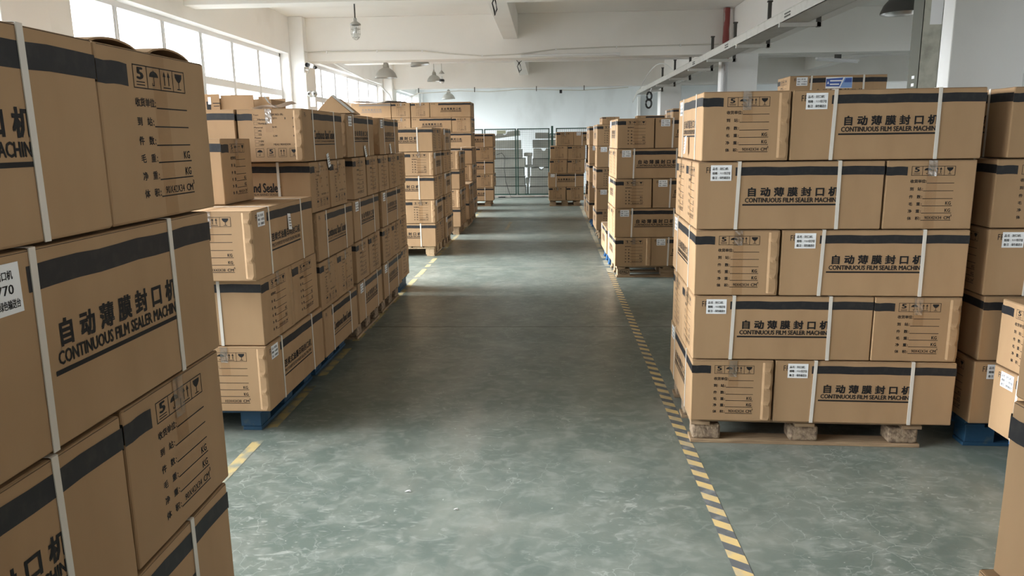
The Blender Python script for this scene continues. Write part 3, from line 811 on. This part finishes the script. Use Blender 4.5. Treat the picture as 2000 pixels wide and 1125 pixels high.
l_stack(-1.57, 6.91, 'LSLSL', 'fourth left stack', pal=('chip', 'Wooden pallet with rounded chip blocks under the fourth left stack'), offs={0: 0, 1: .02, 2: .08, 3: .02, 4: .10}, skipin=(0, 1, 2))
for k in range(4):
    carton('A', -1.60-LW/2, 7.925+.21, .144+.343*k, 0, 'Brown carton, %s layer, narrow last column before the bright gap' % ('top' if k == 3 else ORD[k]), 'cartons in the narrow last column')
pallet(-1.63, 7.96, math.radians(90), .42, .85, 'navy', 'Dark blue pallet end at the bright gap in the left row')
l_stack(-1.605, 10.52, 'SLSLS', 'pale lit left stack past the gap', pal=('pale', 'Pale new wooden pallet at the bright gap, left row'), lh=.336)
l_stack(-1.585, 11.44, 'LSLSL', 'stack just behind the pale lit one', lh=.336, pal=('wood', 'Wooden pallet behind the pale lit stack'), skipin=(0, 1, 2, 3))
l_stack(-1.53, 12.97, 'SLSL', 'four-layer left stack with pale top', lh=.33, pal=('wood', 'Wooden pallet under the four-layer left stack'), skipin=(0, 1, 2))
l_stack(-1.50, 14.15, 'SL', 'two-layer left stack', lh=.34, pal=('wood', 'Wooden pallet under the two-layer left stack'), skipin=(0,))
l_stack(-1.52, 15.1, 'LSLS', 'left stack past the two-layer one', lh=.34, pal=('wood', 'Wooden pallet past the two-layer stack'), skipin=(0, 1, 2))
# tall wall of cartons facing the camera
def tall(x, y, codes, where, var='fr'):
    g = 'cartons in the ' + where
    for k, cd in enumerate(codes):
        t = 'top' if k == len(codes)-1 else ORD[k]; z = .144+.334*k; s = .97
        xs = [(LW/2, 0, 'long side, left'), (LW+.01+EW/2, -90, 'end panel, right')] if cd == 'Q' else [(EW/2, -90, 'end panel, left'), (EW+.01+LW/2, 0, 'long side, right')]
        for lx, a, ds in xs:
            fd = (where == 'tall far left stack' and k == 6 and a == 0)
            carton('A', x+lx, y+(LW/2 if a else EW/2), z, a, 'Brown carton, %s, %s layer, %s' % (ds, t, where), g, sz=s, variant=('faded' if fd else var), sticker=False, straps=False)
        carton('A', x+(LW/2 if cd == 'Q' else EW+.01+LW/2), y+DP+EW/2, z, 0, 'Brown carton, rear, %s layer, %s' % (t, where), g, sz=s, sticker=False, straps=False)
    pallet(x+.05, y+.05, 0, 1.2, .8, 'wood', 'Wooden pallet under the %s' % where)
tall(-3.06, 17.0, 'PQPQPQP', 'tall near-aisle stack')
tall(-4.42, 17.0, 'PQPQPQQ'[:7], 'tall far left stack')
stack(-2.69, 18.62, 0, 'PQPQP', 'left stack before the mesh gate', lh=.330, skip={(k, 'K') for k in range(4)}, pal=(-2.62, 18.66, 0, 1.2, .8, 'wood', 'Wooden pallet under the left stack before the gate'))

# paper tags stuck on some cartons of the left row
def hang_tag(parent_like, p, n, tilt=0, w=.055, h=.095):
    mb = MB(); n = Vector(n); a = Vector((0, 0, 1)).cross(n); 
    ca, sa = math.cos(tilt), math.sin(tilt); U = a*ca+Vector((0, 0, 1))*sa; V = -a*sa+Vector((0, 0, 1))*ca
    P = Vector(p)
    def q(u, v, e): return tuple(P+U*u+V*v+n*(e+.012*(1-v/h)*.6))
    mb.add([q(-w/2, 0, .004), (q(w/2, 0, .006)), q(w/2, h, .004), q(-w/2, h, .005)], [(0, 1, 2, 3)], STICKER)
    for i in range(4):
        mb.add([q(-w*.35, h*(.2+.17*i), .0075), q(w*.3, h*(.2+.17*i), .0085), q(w*.3, h*(.26+.17*i), .008), q(-w*.35, h*(.26+.17*i), .008)], [(0, 1, 2, 3)], FADED)
    return mb
tg = [((-1.57, 6.43, 1.51), (1, 0, 0), .25, 'White paper tag hanging on the third left stack, top carton'),
      ((-1.57, 7.47, 1.52), (1, 0, 0), .2, 'White paper tag hanging on the fourth left stack, top carton'),
      ((-1.565, 5.30, 1.465), (1, 0, 0), .2, 'White paper tag stuck between band sealer cartons'),
      ((-1.565, 4.40, 1.125), (1, 0, 0), -.1, 'White paper tag on the crushed-seam ink-coder carton'),
      ((.777, 4.27, 1.55), (-1, 0, 0), .15, 'White paper tag on the aisle side of the front right stack')]
for p, n, t, l in tg: tag(hang_tag(None, p, n, t).build('paper_tag'), l, 'paper tag')

# loose board and film on the left stacks
def board(name, pts, m, label, cat, thick=.004):
    mb = MB(); n = len(pts); P = [Vector(p) for p in pts]
    nn = (P[1]-P[0]).cross(P[2]-P[0]).normalized()*thick
    mb.add(list(pts)+[tuple(p+nn) for p in P], [tuple(range(n))[::-1], tuple(range(n, 2*n))]+[(i, (i+1) % n, n+(i+1) % n, n+i) for i in range(n)], m)
    return mb
zt = .144+.343*5
mb = MB()
for x0, x1, zz, dy in ((-2.44, -2.30, .120, 0), (-2.30, -2.06, .112, .01), (-2.045, -1.96, .10, .05)):
    mb.box(x0, x1-.006, 5.28+dy, 5.285+dy, zt, zt+zz, CARD); 
mb.box(-2.44, -2.435, 5.28, 5.62, zt, zt+.11, CARD); mb.box(-1.96, -1.955, 5.33, 5.62, zt, zt+.08, CARD); mb.box(-2.44, -1.955, 5.62, 5.625, zt, zt+.10, CARD)
mb.box(-2.435, -1.96, 5.29, 5.62, zt, zt+.004, CARD)
fc = Face(mb, (-2.40, 5.28, zt+.12), (1, 0, 0), (0, -1, 0), .12)
fc.rect(.0, .05, .03, .11, INK); fc.rect(.045, .06, .10, .066, INK); fc.rect(.05, .08, .09, .085, INK); fc.rect(.012, .02, .034, .07, STICKER, e=.001)
o = mb.build('open_carton'); tag(o, 'Small open cut-down carton tray on top of the left row by the window', 'carton')
mb = MB()
rr = random.Random(9); pts = []
for (u0_, v0_, u1_, v1_) in ((-2.02, .01, -1.72, .05), (-1.98, .12, -1.85, .02)):
    n = 8; vs = []
    for i in range(n+1):
        t = i/n; x = u0_+(u1_-u0_)*t; z = zt+.004+v0_+(v1_-v0_)*t+.02*math.sin(t*7)*t*(1-t)*2
        vs += [(x, 5.10+.03*math.sin(t*5), max(z, zt+.004)), (x+.01, 5.16+.02*math.cos(t*4), max(z-.015, zt+.004))]
    mb.add(vs, [(2*i, 2*i+1, 2*i+3, 2*i+2) for i in range(n)], STICKER)
mb.box(-2.0, -1.74, 5.05, 5.2, zt, zt+.004, CARD)
tag(mb.build('foam_strips'), 'Loose white foam and board strips on the type-panel carton', 'packing scrap')
# folded board tent
mb = MB()
A = Vector((-1.96, 6.35, zt+.018)); B = Vector((-1.845, 6.45, zt+.165)); C = Vector((-1.64, 6.30, zt+.015)); D = Vector((-1.97, 6.75, zt+.016)); E_ = Vector((-1.86, 6.85, zt+.155)); G_ = Vector((-1.66, 6.72, zt+.012))
mb.add([A, B, C, D, E_, G_], [(0, 2, 1), (3, 4, 5), (0, 1, 4, 3), (1, 2, 5, 4), (0, 3, 5, 2)], CARD)
mb.add([B+Vector((0, -.004, .003)), C+Vector((.01, -.004, .002)), C+Vector((.02, .05, .008)), B+Vector((.01, .05, .012))], [(0, 1, 2, 3)], STICKER)
tag(mb.build('folded_board'), 'Tilted torn carton corner poking up on the third left stack', 'cardboard')
mb = MB(); zt2 = .144+.334*7
mb.add([(-4.45, 16.9, zt2+.05), (-4.0, 16.85, zt2+.03), (-3.75, 16.8, zt2-.0), (-3.55, 16.86, zt2+.045), (-3.2, 17.0, zt2+.02), (-3.2, 17.5, zt2+.015), (-3.6, 17.5, zt2+.02), (-4.45, 17.5, zt2+.03)], [(0, 1, 6, 7), (1, 2, 6), (2, 3, 6), (3, 4, 5, 6)], STICKER)
tag(mb.build('loose_sheet'), 'Curled white backed board sheet on the tall far left stack', 'sheet')

# ------------------------------------------------------------------ mesh fence, gate and goods behind it
def fence_panel(name, x0, x1, label, cat, y=21.5, z0=.07, z1=1.94, cell=.054, handle=False):
    root = empty(name, (x0, y, 0)); tag(root, label, cat); w = x1-x0
    fr = MB(); t = .014
    fr.box(0, w, -t, t, z1-.03, z1, GREENM); fr.box(0, w, -t, t, z0, z0+.03, GREENM); fr.box(0, .032, -t, t, z0, z1, GREENM); fr.box(w-.032, w, -t, t, z0, z1, GREENM)
    fr.build('frame', root)
    g = MB(); n = int(w/cell)
    for i in range(1, n+1): g.box(w*i/(n+1)-.0022, w*i/(n+1)+.0022, -.002, .002, z0+.03, z1-.03, WIRE)
    n = int((z1-z0)/cell)
    for i in range(1, n+1):
        z = z0+(z1-z0)*i/(n+1); g.box(.03, w-.03, -.002, .002, z-.0022, z+.0022, WIRE)
    g.build('wire_mesh', root)
    return root
fence_panel('fence_panel', -4.35, -1.83, 'Green wire fence panel left of the gate, behind cartons', 'fence', cell=.06)
ga = fence_panel('gate_leaf', -1.80, -.89, 'Left leaf of the dark green wire mesh gate', 'gate')
gb = fence_panel('gate_leaf', -.865, .055, 'Right leaf of the dark green wire mesh gate', 'gate')
mb = MB(); mb.tube([(-1.45, 21.46, 1.22), (-1.30, 21.455, 1.26), (-1.22, 21.455, 1.15), (-1.24, 21.455, .8), (-1.20, 21.455, .45), (-1.10, 21.455, .12), (-1.06, 21.44, .012), (-.6, 21.42, .012), (.0, 21.43, .012)], .008, BLACKP, 6)
mb.box(-1.42, -1.22, 21.40, 21.44, .0, .03, BLACKP, .004)
tag(mb.build('loose_cable'), 'Black cable with a socket strip hanging down the left gate leaf', 'cable')
s = MB(); s.box(.36, .62, -.03, -.02, 1.80, 1.895, mat('olive_sign', (.30, .31, .22), .6)); s.build('blank_sign', ga)
fence_panel('fence_panel', .235, 3.05, 'Green wire fence panel right of the gate post', 'fence', cell=.06)
mb = MB(); mb.box(.10, .16, 21.47, 21.53, 0, 2.0, GREENM); mb.box(.062, .225, 21.485, 21.515, 1.76, 1.79, GREENM); mb.box(.08, .18, 21.45, 21.55, 0, .01, GREENM)
tag(mb.build('gate_post'), 'Dark green square gate post with a hinge bar', 'post')
def bundle(x0, x1, y, z, h, d, tilt, label, notches=(), m=WRAP):
    mb = MB(); W = x1-x0; pts = [(0, 0), (W, 0), (W, h)]
    for cx, r in sorted(notches, reverse=True):
        for i in range(11):
            a = math.pi*i/10; pts.append((cx+r*math.cos(a), h-r*math.sin(a)))
    pts.append((0, h)); n = len(pts)
    ct, st = math.cos(tilt), math.sin(tilt)
    P = [(x0+px*ct-pz*st, z+px*st+pz*ct) for px, pz in pts]
    mb.add([(a, y, b) for a, b in P]+[(a, y+d, b) for a, b in P], [tuple(range(n))[::-1], tuple(range(n, 2*n))]+[(i, (i+1) % n, n+(i+1) % n, n+i) for i in range(n)][::1], m)
    bmx = mb.build('foam_bundle'); tag(bmx, label, 'foam bundle', 'wrapped foam bundles behind the gate'); 
    return bmx
rr = random.Random(11)
zz = 0
NAMES = ['lowest', 'second', 'third', 'fourth', 'fifth', 'sixth', 'seventh', 'eighth']
hs = [.27, .25, .24, .26, .24, .25]
for i, h in enumerate(hs):
    bundle(-1.75+.03*(i % 2), (-.66, -.68, -.70, -.67, -.76, -.80)[i], 22.1+.07*(i % 2), zz+.001, h, .9, 0.0, 'Grey wrapped foam bundle, %s of the left pile behind gate' % NAMES[i]); zz += h+.022
bundle(-1.75, -.82, 22.12, zz+.01, .15, .8, .11, 'Grey foam bundle with round notches, tilted on the left pile behind gate', notches=((.20, .085), (.50, .09)))
zz = 0
for i, h in enumerate([.25, .26, .25, .24, .27, .24]):
    bundle((-.54, -.53, -.49, -.45, -.42, -.44)[i], .95, 22.15+.07*(i % 2), zz+.001, h, .9, 0, 'Grey wrapped foam bundle, %s of the right pile behind gate' % NAMES[i],
           notches=((.3, .07),) if i in (2, 4) else ()); zz += h+.022
bundle(-.36, .95, 22.18, zz+.01, .17, .8, .0, 'Grey foam bundle with a notch, topmost of the right pile behind gate', notches=((.50, .09),))
for i, (x, z, w, h) in enumerate(((-.625, .0, .05, .34), (-.655, .345, .10, .16), (-.60, .51, .07, .3), (-.66, .815, .20, .07), (-.60, .89, .12, .25), (-.70, 1.145, .24, .10))):
    mb = MB(); mb.box(x, x+w, 22.3, 22.8, z, z+h, FOAM, .012)
    tag(mb.build('foam_block'), 'White foam offcut, %s up in the gap between the two grey piles' % NAMES[i], 'foam block', 'white foam offcuts between the piles')

# ------------------------------------------------------------------ overhead items
def bell_lamp(x, y, zr, dia, ztop, label, tilt=0, dark=False):
    root = empty('bell_lamp', (x, y, zr)); tag(root, label, 'pendant lamp', 'bell pendant lamps')
    R = dia/2; m = DARKM if dark else GREYM
    T = Matrix.Rotation(tilt, 4, 'Y')
    sh = MB(); prof = [(R, 0), (R*1.0, .012), (R*.97, R*.15), (R*.85, R*.42), (R*.62, R*.70), (R*.36, R*.86), (R*.24, R*.92), (R*.24, R*.98)]
    sh.lathe(prof, m, 36, T); sh.lathe([(r-.004, z) for r, z in prof], GREYIN, 36, T)
    sh.build('lamp_shade', root, True)
    nk = MB(); nk.lathe([(R*.26, R*.90), (R*.27, R*1.10), (R*.2, R*1.2), (R*.19, R*1.32), (R*.10, R*1.36), (R*.10, R*1.55), (.012, R*1.6)], m, 20, T)
    for k in range(3):
        a = 2*math.pi*k/3; nk.tube([tuple(T @ Vector((R*.3*math.cos(a), R*.3*math.sin(a), R*.9))), tuple(T @ Vector((R*.22*math.cos(a), R*.22*math.sin(a), R*1.3)))], .006, m, 6)
    nk.build('lamp_neck', root, True)
    b = MB(); b.lathe([(.001, R*.18), (R*.2, R*.25), (R*.26, R*.42), (R*.16, R*.68), (R*.12, R*.9)], WHITEP, 16, T); b.build('bulb', root, True)
    rd = MB(); rd.tube([tuple(T @ Vector((0, 0, R*1.55))), (0, 0, ztop-zr)], .008, m, 8); rd.lathe([(.001, ztop-zr-.03), (.04, ztop-zr-.03), (.04, ztop-zr), (.001, ztop-zr)], DARKM, 12); rd.build('rod', root)
    return root
bell_lamp(-3.02, 14.25, 2.81, .40, 3.42 if False else 3.30, 'Grey bell lamp hanging just past the near beam, largest of the row') if False else None
bell_lamp(-3.02, 14.3, 2.80, .41, ZC, 'Grey bell lamp hanging just past the near beam, largest of the left row')
bell_lamp(-2.67, 16.1, 3.19, .40, ZC, 'Grey bell lamp half hidden by the beam, tilted, right of the largest lamp', tilt=-.13)
bell_lamp(-3.05, 20.6, 3.20, .38, ZC, 'Grey bell lamp on a thin rod, next to the small black and white camera')
bell_lamp(-2.97, 22.9, 2.85, .40, ZC, 'Grey bell lamp furthest away, low over the tall carton stacks')
bell_lamp(3.68, 8.3, 2.87, .42, ZC, 'Dark bell lamp at the top right, half hidden by the steel post', dark=True)
# caged lamp
root = empty('caged_lamp', (-2.40, 9.66, 2.98)); tag(root, 'Small caged glass lamp hanging from a stem near the left window', 'pendant lamp')
mb = MB(); mb.tube([(0, 0, .16), (0, 0, 3.32-2.98)], .009, DARKM, 8); mb.build('stem', root)
mb = MB(); mb.lathe([(.02, .17), (.022, .135), (.065, .105), (.068, .088), (.05, .088)], GREYM, 20); mb.build('cap', root, True)
mb = MB(); mb.lathe([(.036, .088), (.04, .04), (.04, -.02), (.03, -.055), (.001, -.066)], BULB, 16); mb.lathe([(.014, .07), (.022, .03), (.018, .0), (.001, -.015)], WHITEP, 12); mb.build('glass_jar', root, True)
mb = MB()
for k in range(6):
    a = math.pi*k/3; cx, sx_ = math.cos(a), math.sin(a)
    mb.tube([(.058*cx, .058*sx_, .09), (.058*cx, .058*sx_, -.02), (.045*cx, .045*sx_, -.06), (.02*cx, .02*sx_, -.085), (0, 0, -.09)], .0025, GREYM, 5)
for z, r in ((.04, .058), (-.02, .058), (-.06, .045)):
    mb.tube([(r*math.cos(2*math.pi*i/20), r*math.sin(2*math.pi*i/20), z) for i in range(21)], .0025, GREYM, 5, False)
mb.build('wire_cage', root)
# surveillance camera and hanging dome camera
root = empty('security_camera', (-4.14, 13.3, 2.95)); tag(root, 'White bullet camera with dark lens on the left column below the beam', 'camera')
T = Matrix.Rotation(.35, 4, 'Y') @ Matrix.Rotation(-.5, 4, 'Z')
mb = MB(); mb.box(-.04, .12, -.045, .045, -.03, .045, WHITEP, .012, T=T); mb.build('housing', root)
mb = MB(); mb.lathe([(.001, 0), (.036, 0), (.038, .03), (.03, .03)], BLACKP, 18, T=Matrix.Translation((-.03, -.045, .005)) @ Matrix.Rotation(math.pi/2, 4, 'X')); mb.lathe([(.001, .05), (.028, .05), (.03, 0)], BLACKP, 16, T=T @ Matrix.Translation((.10, 0, 0)) @ Matrix.Rotation(math.pi/2, 4, 'Y')); mb.build('lens', root)
mb = MB(); mb.box(-.11, -.10, -.03, .03, -.12, -.02, WHITEP, .003); mb.tube([(-.10, 0, -.07), (-.03, 0, -.075), (0, 0, -.03)], .012, WHITEP, 8); mb.tube([(-.10, -.02, -.08), (-.06, -.03, -.15), (-.03, -.02, -.12), (-.02, -.01, -.04)], .005, GREYM, 6); mb.build('bracket', root)
root = empty('dome_camera', (-2.62, 19.0, 3.10)); tag(root, 'Small black and white dome camera hanging on a thin rod from the ceiling', 'camera')
mb = MB(); mb.tube([(0, 0, .2), (0, 0, ZC-3.10)], .007, GREYM, 6); mb.build('rod', root)
mb = MB(); mb.lathe([(.01, .24), (.07, .17), (.07, .16), (.02, .16)], GREYM, 16); mb.lathe([(.02, .1), (.03, .04), (.05, .02)], WHITEP, 16); mb.build('hood', root, True)
mb = MB(); mb.lathe([(.055, .03), (.068, .0), (.062, -.03)], BLACKP, 18); mb.lathe([(.06, -.03), (.05, -.06), (.02, -.08), (.001, -.085)], WHITEP, 18); mb.build('dome', root, True)
# emergency light
root = empty('emergency_light', (-4.12, 13.33, 2.40)); tag(root, 'White twin head emergency light box on the left column', 'emergency light')
mb = MB(); mb.box(-.06, .04, -.03, .02, -.15, .03, WHITEP, .006); mb.build('battery_box', root)
for s_ in (-1, 1):
    mb = MB(); mb.lathe([(.02, .05), (.05, .03), (.055, 0), (.05, 0), (.001, .004)], GREYIN, 18, T=Matrix.Translation((-.01+s_*.035, -.03, .07)) @ Matrix.Rotation(math.pi/2+s_*.0, 4, 'X') @ Matrix.Rotation(.3*s_, 4, 'Y')); mb.build('lamp_head', root, True)

# conduits and cables
mb = MB(); y = 13.535
mb.tube([(-4.235, 13.33, 1.2), (-4.235, 13.33, 3.19)], .011, CREAM, 8); mb.tube([(-4.235, 13.33, 3.19), (-4.235, y, 3.20), (-3.0, y, 3.20), (-2.2, y, 3.185)], .011, CREAM, 8)
pts = [(-2.2, y, 3.185), (-1.7, y, 3.13), (-1.14, y, 3.085), (-.53, y, 3.10), (.15, y, 3.17), (1.0, y, 3.19), (2.0, y, 3.20), (2.95, y, 3.205)]
mb.tube(pts, .010, CREAM, 8)
for p in ((-3.9, 3.20), (-3.0, 3.20), (-2.2, 3.185), (-1.14, 3.085), (.15, 3.17), (1.2, 3.192), (2.3, 3.203)): mb.box(p[0]-.012, p[0]+.012, y-.014, y+.014, p[1]-.022, p[1]+.018, WHITEP)
tag(mb.build('wall_conduit'), 'Thin cream conduit running along the near beam and down the left column', 'conduit')
mb = MB(); mb.box(-.46, 1.26, 13.46, 13.545, 3.05, 3.085, WHITEP, .006); mb.box(1.20, 1.26, 13.45, 13.545, 3.045, 3.095, WHITEP)
tag(mb.build('tube_light'), 'White unlit tube light batten fixed low on the near beam', 'tube light')
mb = MB(); mb.tube([(-4.2, 14.0, 3.14), (-4.25, 15, 3.19), (-4.27, 16.5, 3.12), (-4.28, 18.0, 3.06), (-4.24, 19.3, 3.02), (-4.2, 20.2, 2.85), (-4.18, 20.78, 2.52)], .018, WHITEP, 8)
tag(mb.build('loose_cable'), 'Thick white cable drooping along the top of the second left window', 'cable')
mb = MB(); mb.tube([(-4.15, 20.82, 2.50), (-3.85, 20.86, 2.78), (-3.55, 20.98, 2.92), (-3.0, 21.0, 2.94), (-2.4, 21.0, 2.97), (-1.6, 21.0, 2.93), (-.8, 21.0, 2.98), (0, 21.0, 2.96), (.9, 21.0, 2.93), (1.6, 21.0, 2.96), (2.2, 21.0, 2.99)], .012, CREAM, 6)
for x in (-3.55, -2.0, -.3, 1.0): mb.box(x-.01, x+.01, 20.985, 21.04, 2.93, 3.06, DARKM)
tag(mb.build('sagging_cable'), 'Thin cable sagging below the far beam in front of the far wall', 'cable')
mb = MB(); mb.box(.33, .40, 20.955, 20.984, 2.86, 2.95, BLACKP); tag(mb.build('junction_clip'), 'Small black box hanging below the far beam', 'junction box')
def coil(x, y, z, label, r=.05, s=1):
    mb = MB()
    for k in range(3):
        mb.tube([(x+k*.012, y, z+.03), (x-.02*s, y-.01*k, z-.05), (x+.01, y, z-.15-.02*k), (x+.035*s, y, z-.12), (x+.02*s, y, z-.03), (x+.0, y, z+.04)], .008, BLACKP, 6)
    mb.tube([(x-.05, y, z+.08), (x, y, z+.02), (x+.06, y, z+.06)], .008, DARKM, 6)
    tag(mb.build('cable_coil'), label, 'cable')
coil(-.64, 9.42, 3.30, 'Black cable coil dangling from the ceiling beam near the top centre')
coil(-.62, 17.0-.2, 3.25, 'Black cable loop hooked under the second ceiling beam', s=1.6)
# red and grey riser pipe
mb = MB(); mb.tube([(3.035, 13.38, 3.02), (3.035, 13.38, ZC-.01)], .055, RED, 18); mb.tube([(3.035, 13.38, 2.9), (3.035, 13.38, 3.02)], .062, RED, 18)
o = mb.build('riser_pipe', None, False); tag(o, 'Worn vertical pipe in front of the middle column, red above and grey below', 'pipe')
m2 = MB(); m2.tube([(3.035, 13.38, .0), (3.035, 13.38, 2.9)], .055, GREYP, 18); q = m2.build('lower_pipe', o); q['label'] = 'grey lower pipe length with red remains'

# cable tray on hangers
root = empty('cable_tray', (2.42, 0, 0)); tag(root, 'Long grey steel cable tray hung from the ceiling over the right row', 'cable tray')
mb = MB(); z = 2.79
mb.box(0, .006, -2, 20.9, z, z+.10, TRAYM); mb.box(.27, .276, -2, 20.9, z, z+.10, TRAYM); mb.box(0, .276, -2, 20.9, z, z+.005, TRAYM)
mb.box(-.004, .012, -2, 20.9, z+.096, z+.104, TRAYM)
mb.add([(0, 20.9, z+.10), (0, 21.9, z-.10), (0, 21.9, z-.17), (0, 20.9, z), (.006, 20.9, z+.10), (.006, 21.9, z-.10), (.006, 21.9, z-.17), (.006, 20.9, z)], [(0, 3, 2, 1), (4, 5, 6, 7), (0, 1, 5, 4), (3, 7, 6, 2), (1, 2, 6, 5)], TRAYM)
mb.build('trough', root)
HY = [1.2, 2.95, 4.7, 6.45, 8.2, 10.0, 11.75, 13.3, 15.3, 17.1, 18.9]
for y in HY:
    a = MB(); a.box(-.02, .42, y-.02, y+.02, z-.045, z-.003, TRAYM); a.build('support_arm', root)
    a = MB(); a.box(.36, .40, y-.02, y+.02, z-.05, z+.52, DARKM); a.box(.35, .41, y-.025, y+.025, z+.50, z+.52, DARKM); a.build('hanger', root)
for y in (5.6, 8.0, 10.6, 12.9):
    a = MB(); a.box(-.006, -.001, y-.09, y+.09, z+.03, z+.045, DARKM); a.box(-.006, -.001, y-.09, y+.09, z+.06, z+.072, DARKM); a.build('joint_plate', root)
mb = MB(); pts = []
for i in range(17):
    t = i/16; pts.append((2.45+.62*t, 20.6-2.9*t, 2.90+.55*math.sin(math.pi*t)*(1-.1*t)))
mb.tube(pts, .012, WHITEP, 6); tag(mb.build('cable_loop'), 'White cable arching up in a loop above the far end of the tray', 'cable')
mb = MB()
def ring(cx, cz, rx, rz): return [(cx+rx*math.cos(2*math.pi*i/20), 18.2, cz+rz*math.sin(2*math.pi*i/20)) for i in range(21)]
mb.tube(ring(2.40, 2.60, .055, .09), .022, BLACKP, 8, False); mb.tube(ring(2.39, 2.43, .065, .10), .022, BLACKP, 8, False); mb.tube([(2.40, 18.2, 2.66), (2.45, 18.2, 2.78)], .015, WHITEP, 6)
tag(mb.build('hanging_hose_coil'), 'Black figure-eight cable coil hanging from the far end of the tray', 'cable')

# steel post before the near right column
root = empty('steel_post', (2.725, 5.80, 0)); tag(root, 'Tall olive grey slotted steel channel standing before the near right column', 'post')
mb = MB(); mb.box(0, .14, 0, .004, 0, 3.3, OLIVE); mb.box(0, .004, .0, .16, 0, 3.3, OLIVE_SHADE); mb.box(.136, .14, 0, .16, 0, 3.3, OLIVE); mb.box(0, .14, -.0, .16, 3.3, 3.304, OLIVE); mb.build('channel', root)
mb = MB()
for i in range(12):
    z = 1.55+i*.055
    if z < 2.1: mb.box(-.0012, .0, .055, .095, z, z+.022, STICKER)
mb.build('slots', root)
mb = MB(); mb.box(.05, .135, -.0015, 0, 2.42, 3.2, STICKER); mb.build('paper_remains', root)

# right bay: tube light and small items
mb = MB(); T = Matrix.Translation((5.6, 15.2, 3.04)) @ Matrix.Rotation(.55, 4, 'Z')
mb.box(-.6, .6, -.03, .03, .02, .05, WHITEP, T=T); mb.tube([tuple(T @ Vector((-.58, 0, 0))), tuple(T @ Vector((.58, 0, 0)))], .014, WHITEP, 8); mb.box(-.05, .05, -.04, .04, .05, .72, DARKM, T=T)
tag(mb.build('tube_light'), 'Bare tube light hanging in the dim bay on the right', 'tube light')
mb = MB(); mb.box(3.83, 3.90, 25.9, 26.0, .0, 3.0, WALL); mb.box(3.05, 3.13, 25.95, 26.19, .0, 3.0, WALL)
tag(mb.build('wall_pipe'), 'White vertical pipe boxing on the far wall right of the fence', 'pipe')
mb = MB(); mb.tube([(-4.30, 26.05, .0), (-4.30, 26.05, 3.2)], .03, WHITEP, 8); tag(mb.build('wall_pipe'), 'Thin vertical downpipe in the far left corner', 'pipe')

# scraps on the floor
for x, y, s, l in ((-.67, 3.25, .016, 'Tiny white paper scrap on the floor, left of the aisle centre'), (-.42, 3.08, .012, 'Small pale crumb on the floor near the aisle centre')):
    mb = MB(); mb.add([(x-s, y-s*.3, .003), (x-s*.2, y-s*.5, .007), (x+s, y-s*.1, .002), (x+s*.6, y+s*.5, .008), (x-s*.4, y+s*.4, .004)], [(0, 1, 2, 3, 4)], STICKER)
    tag(mb.build('paper_scrap'), l, 'scrap')
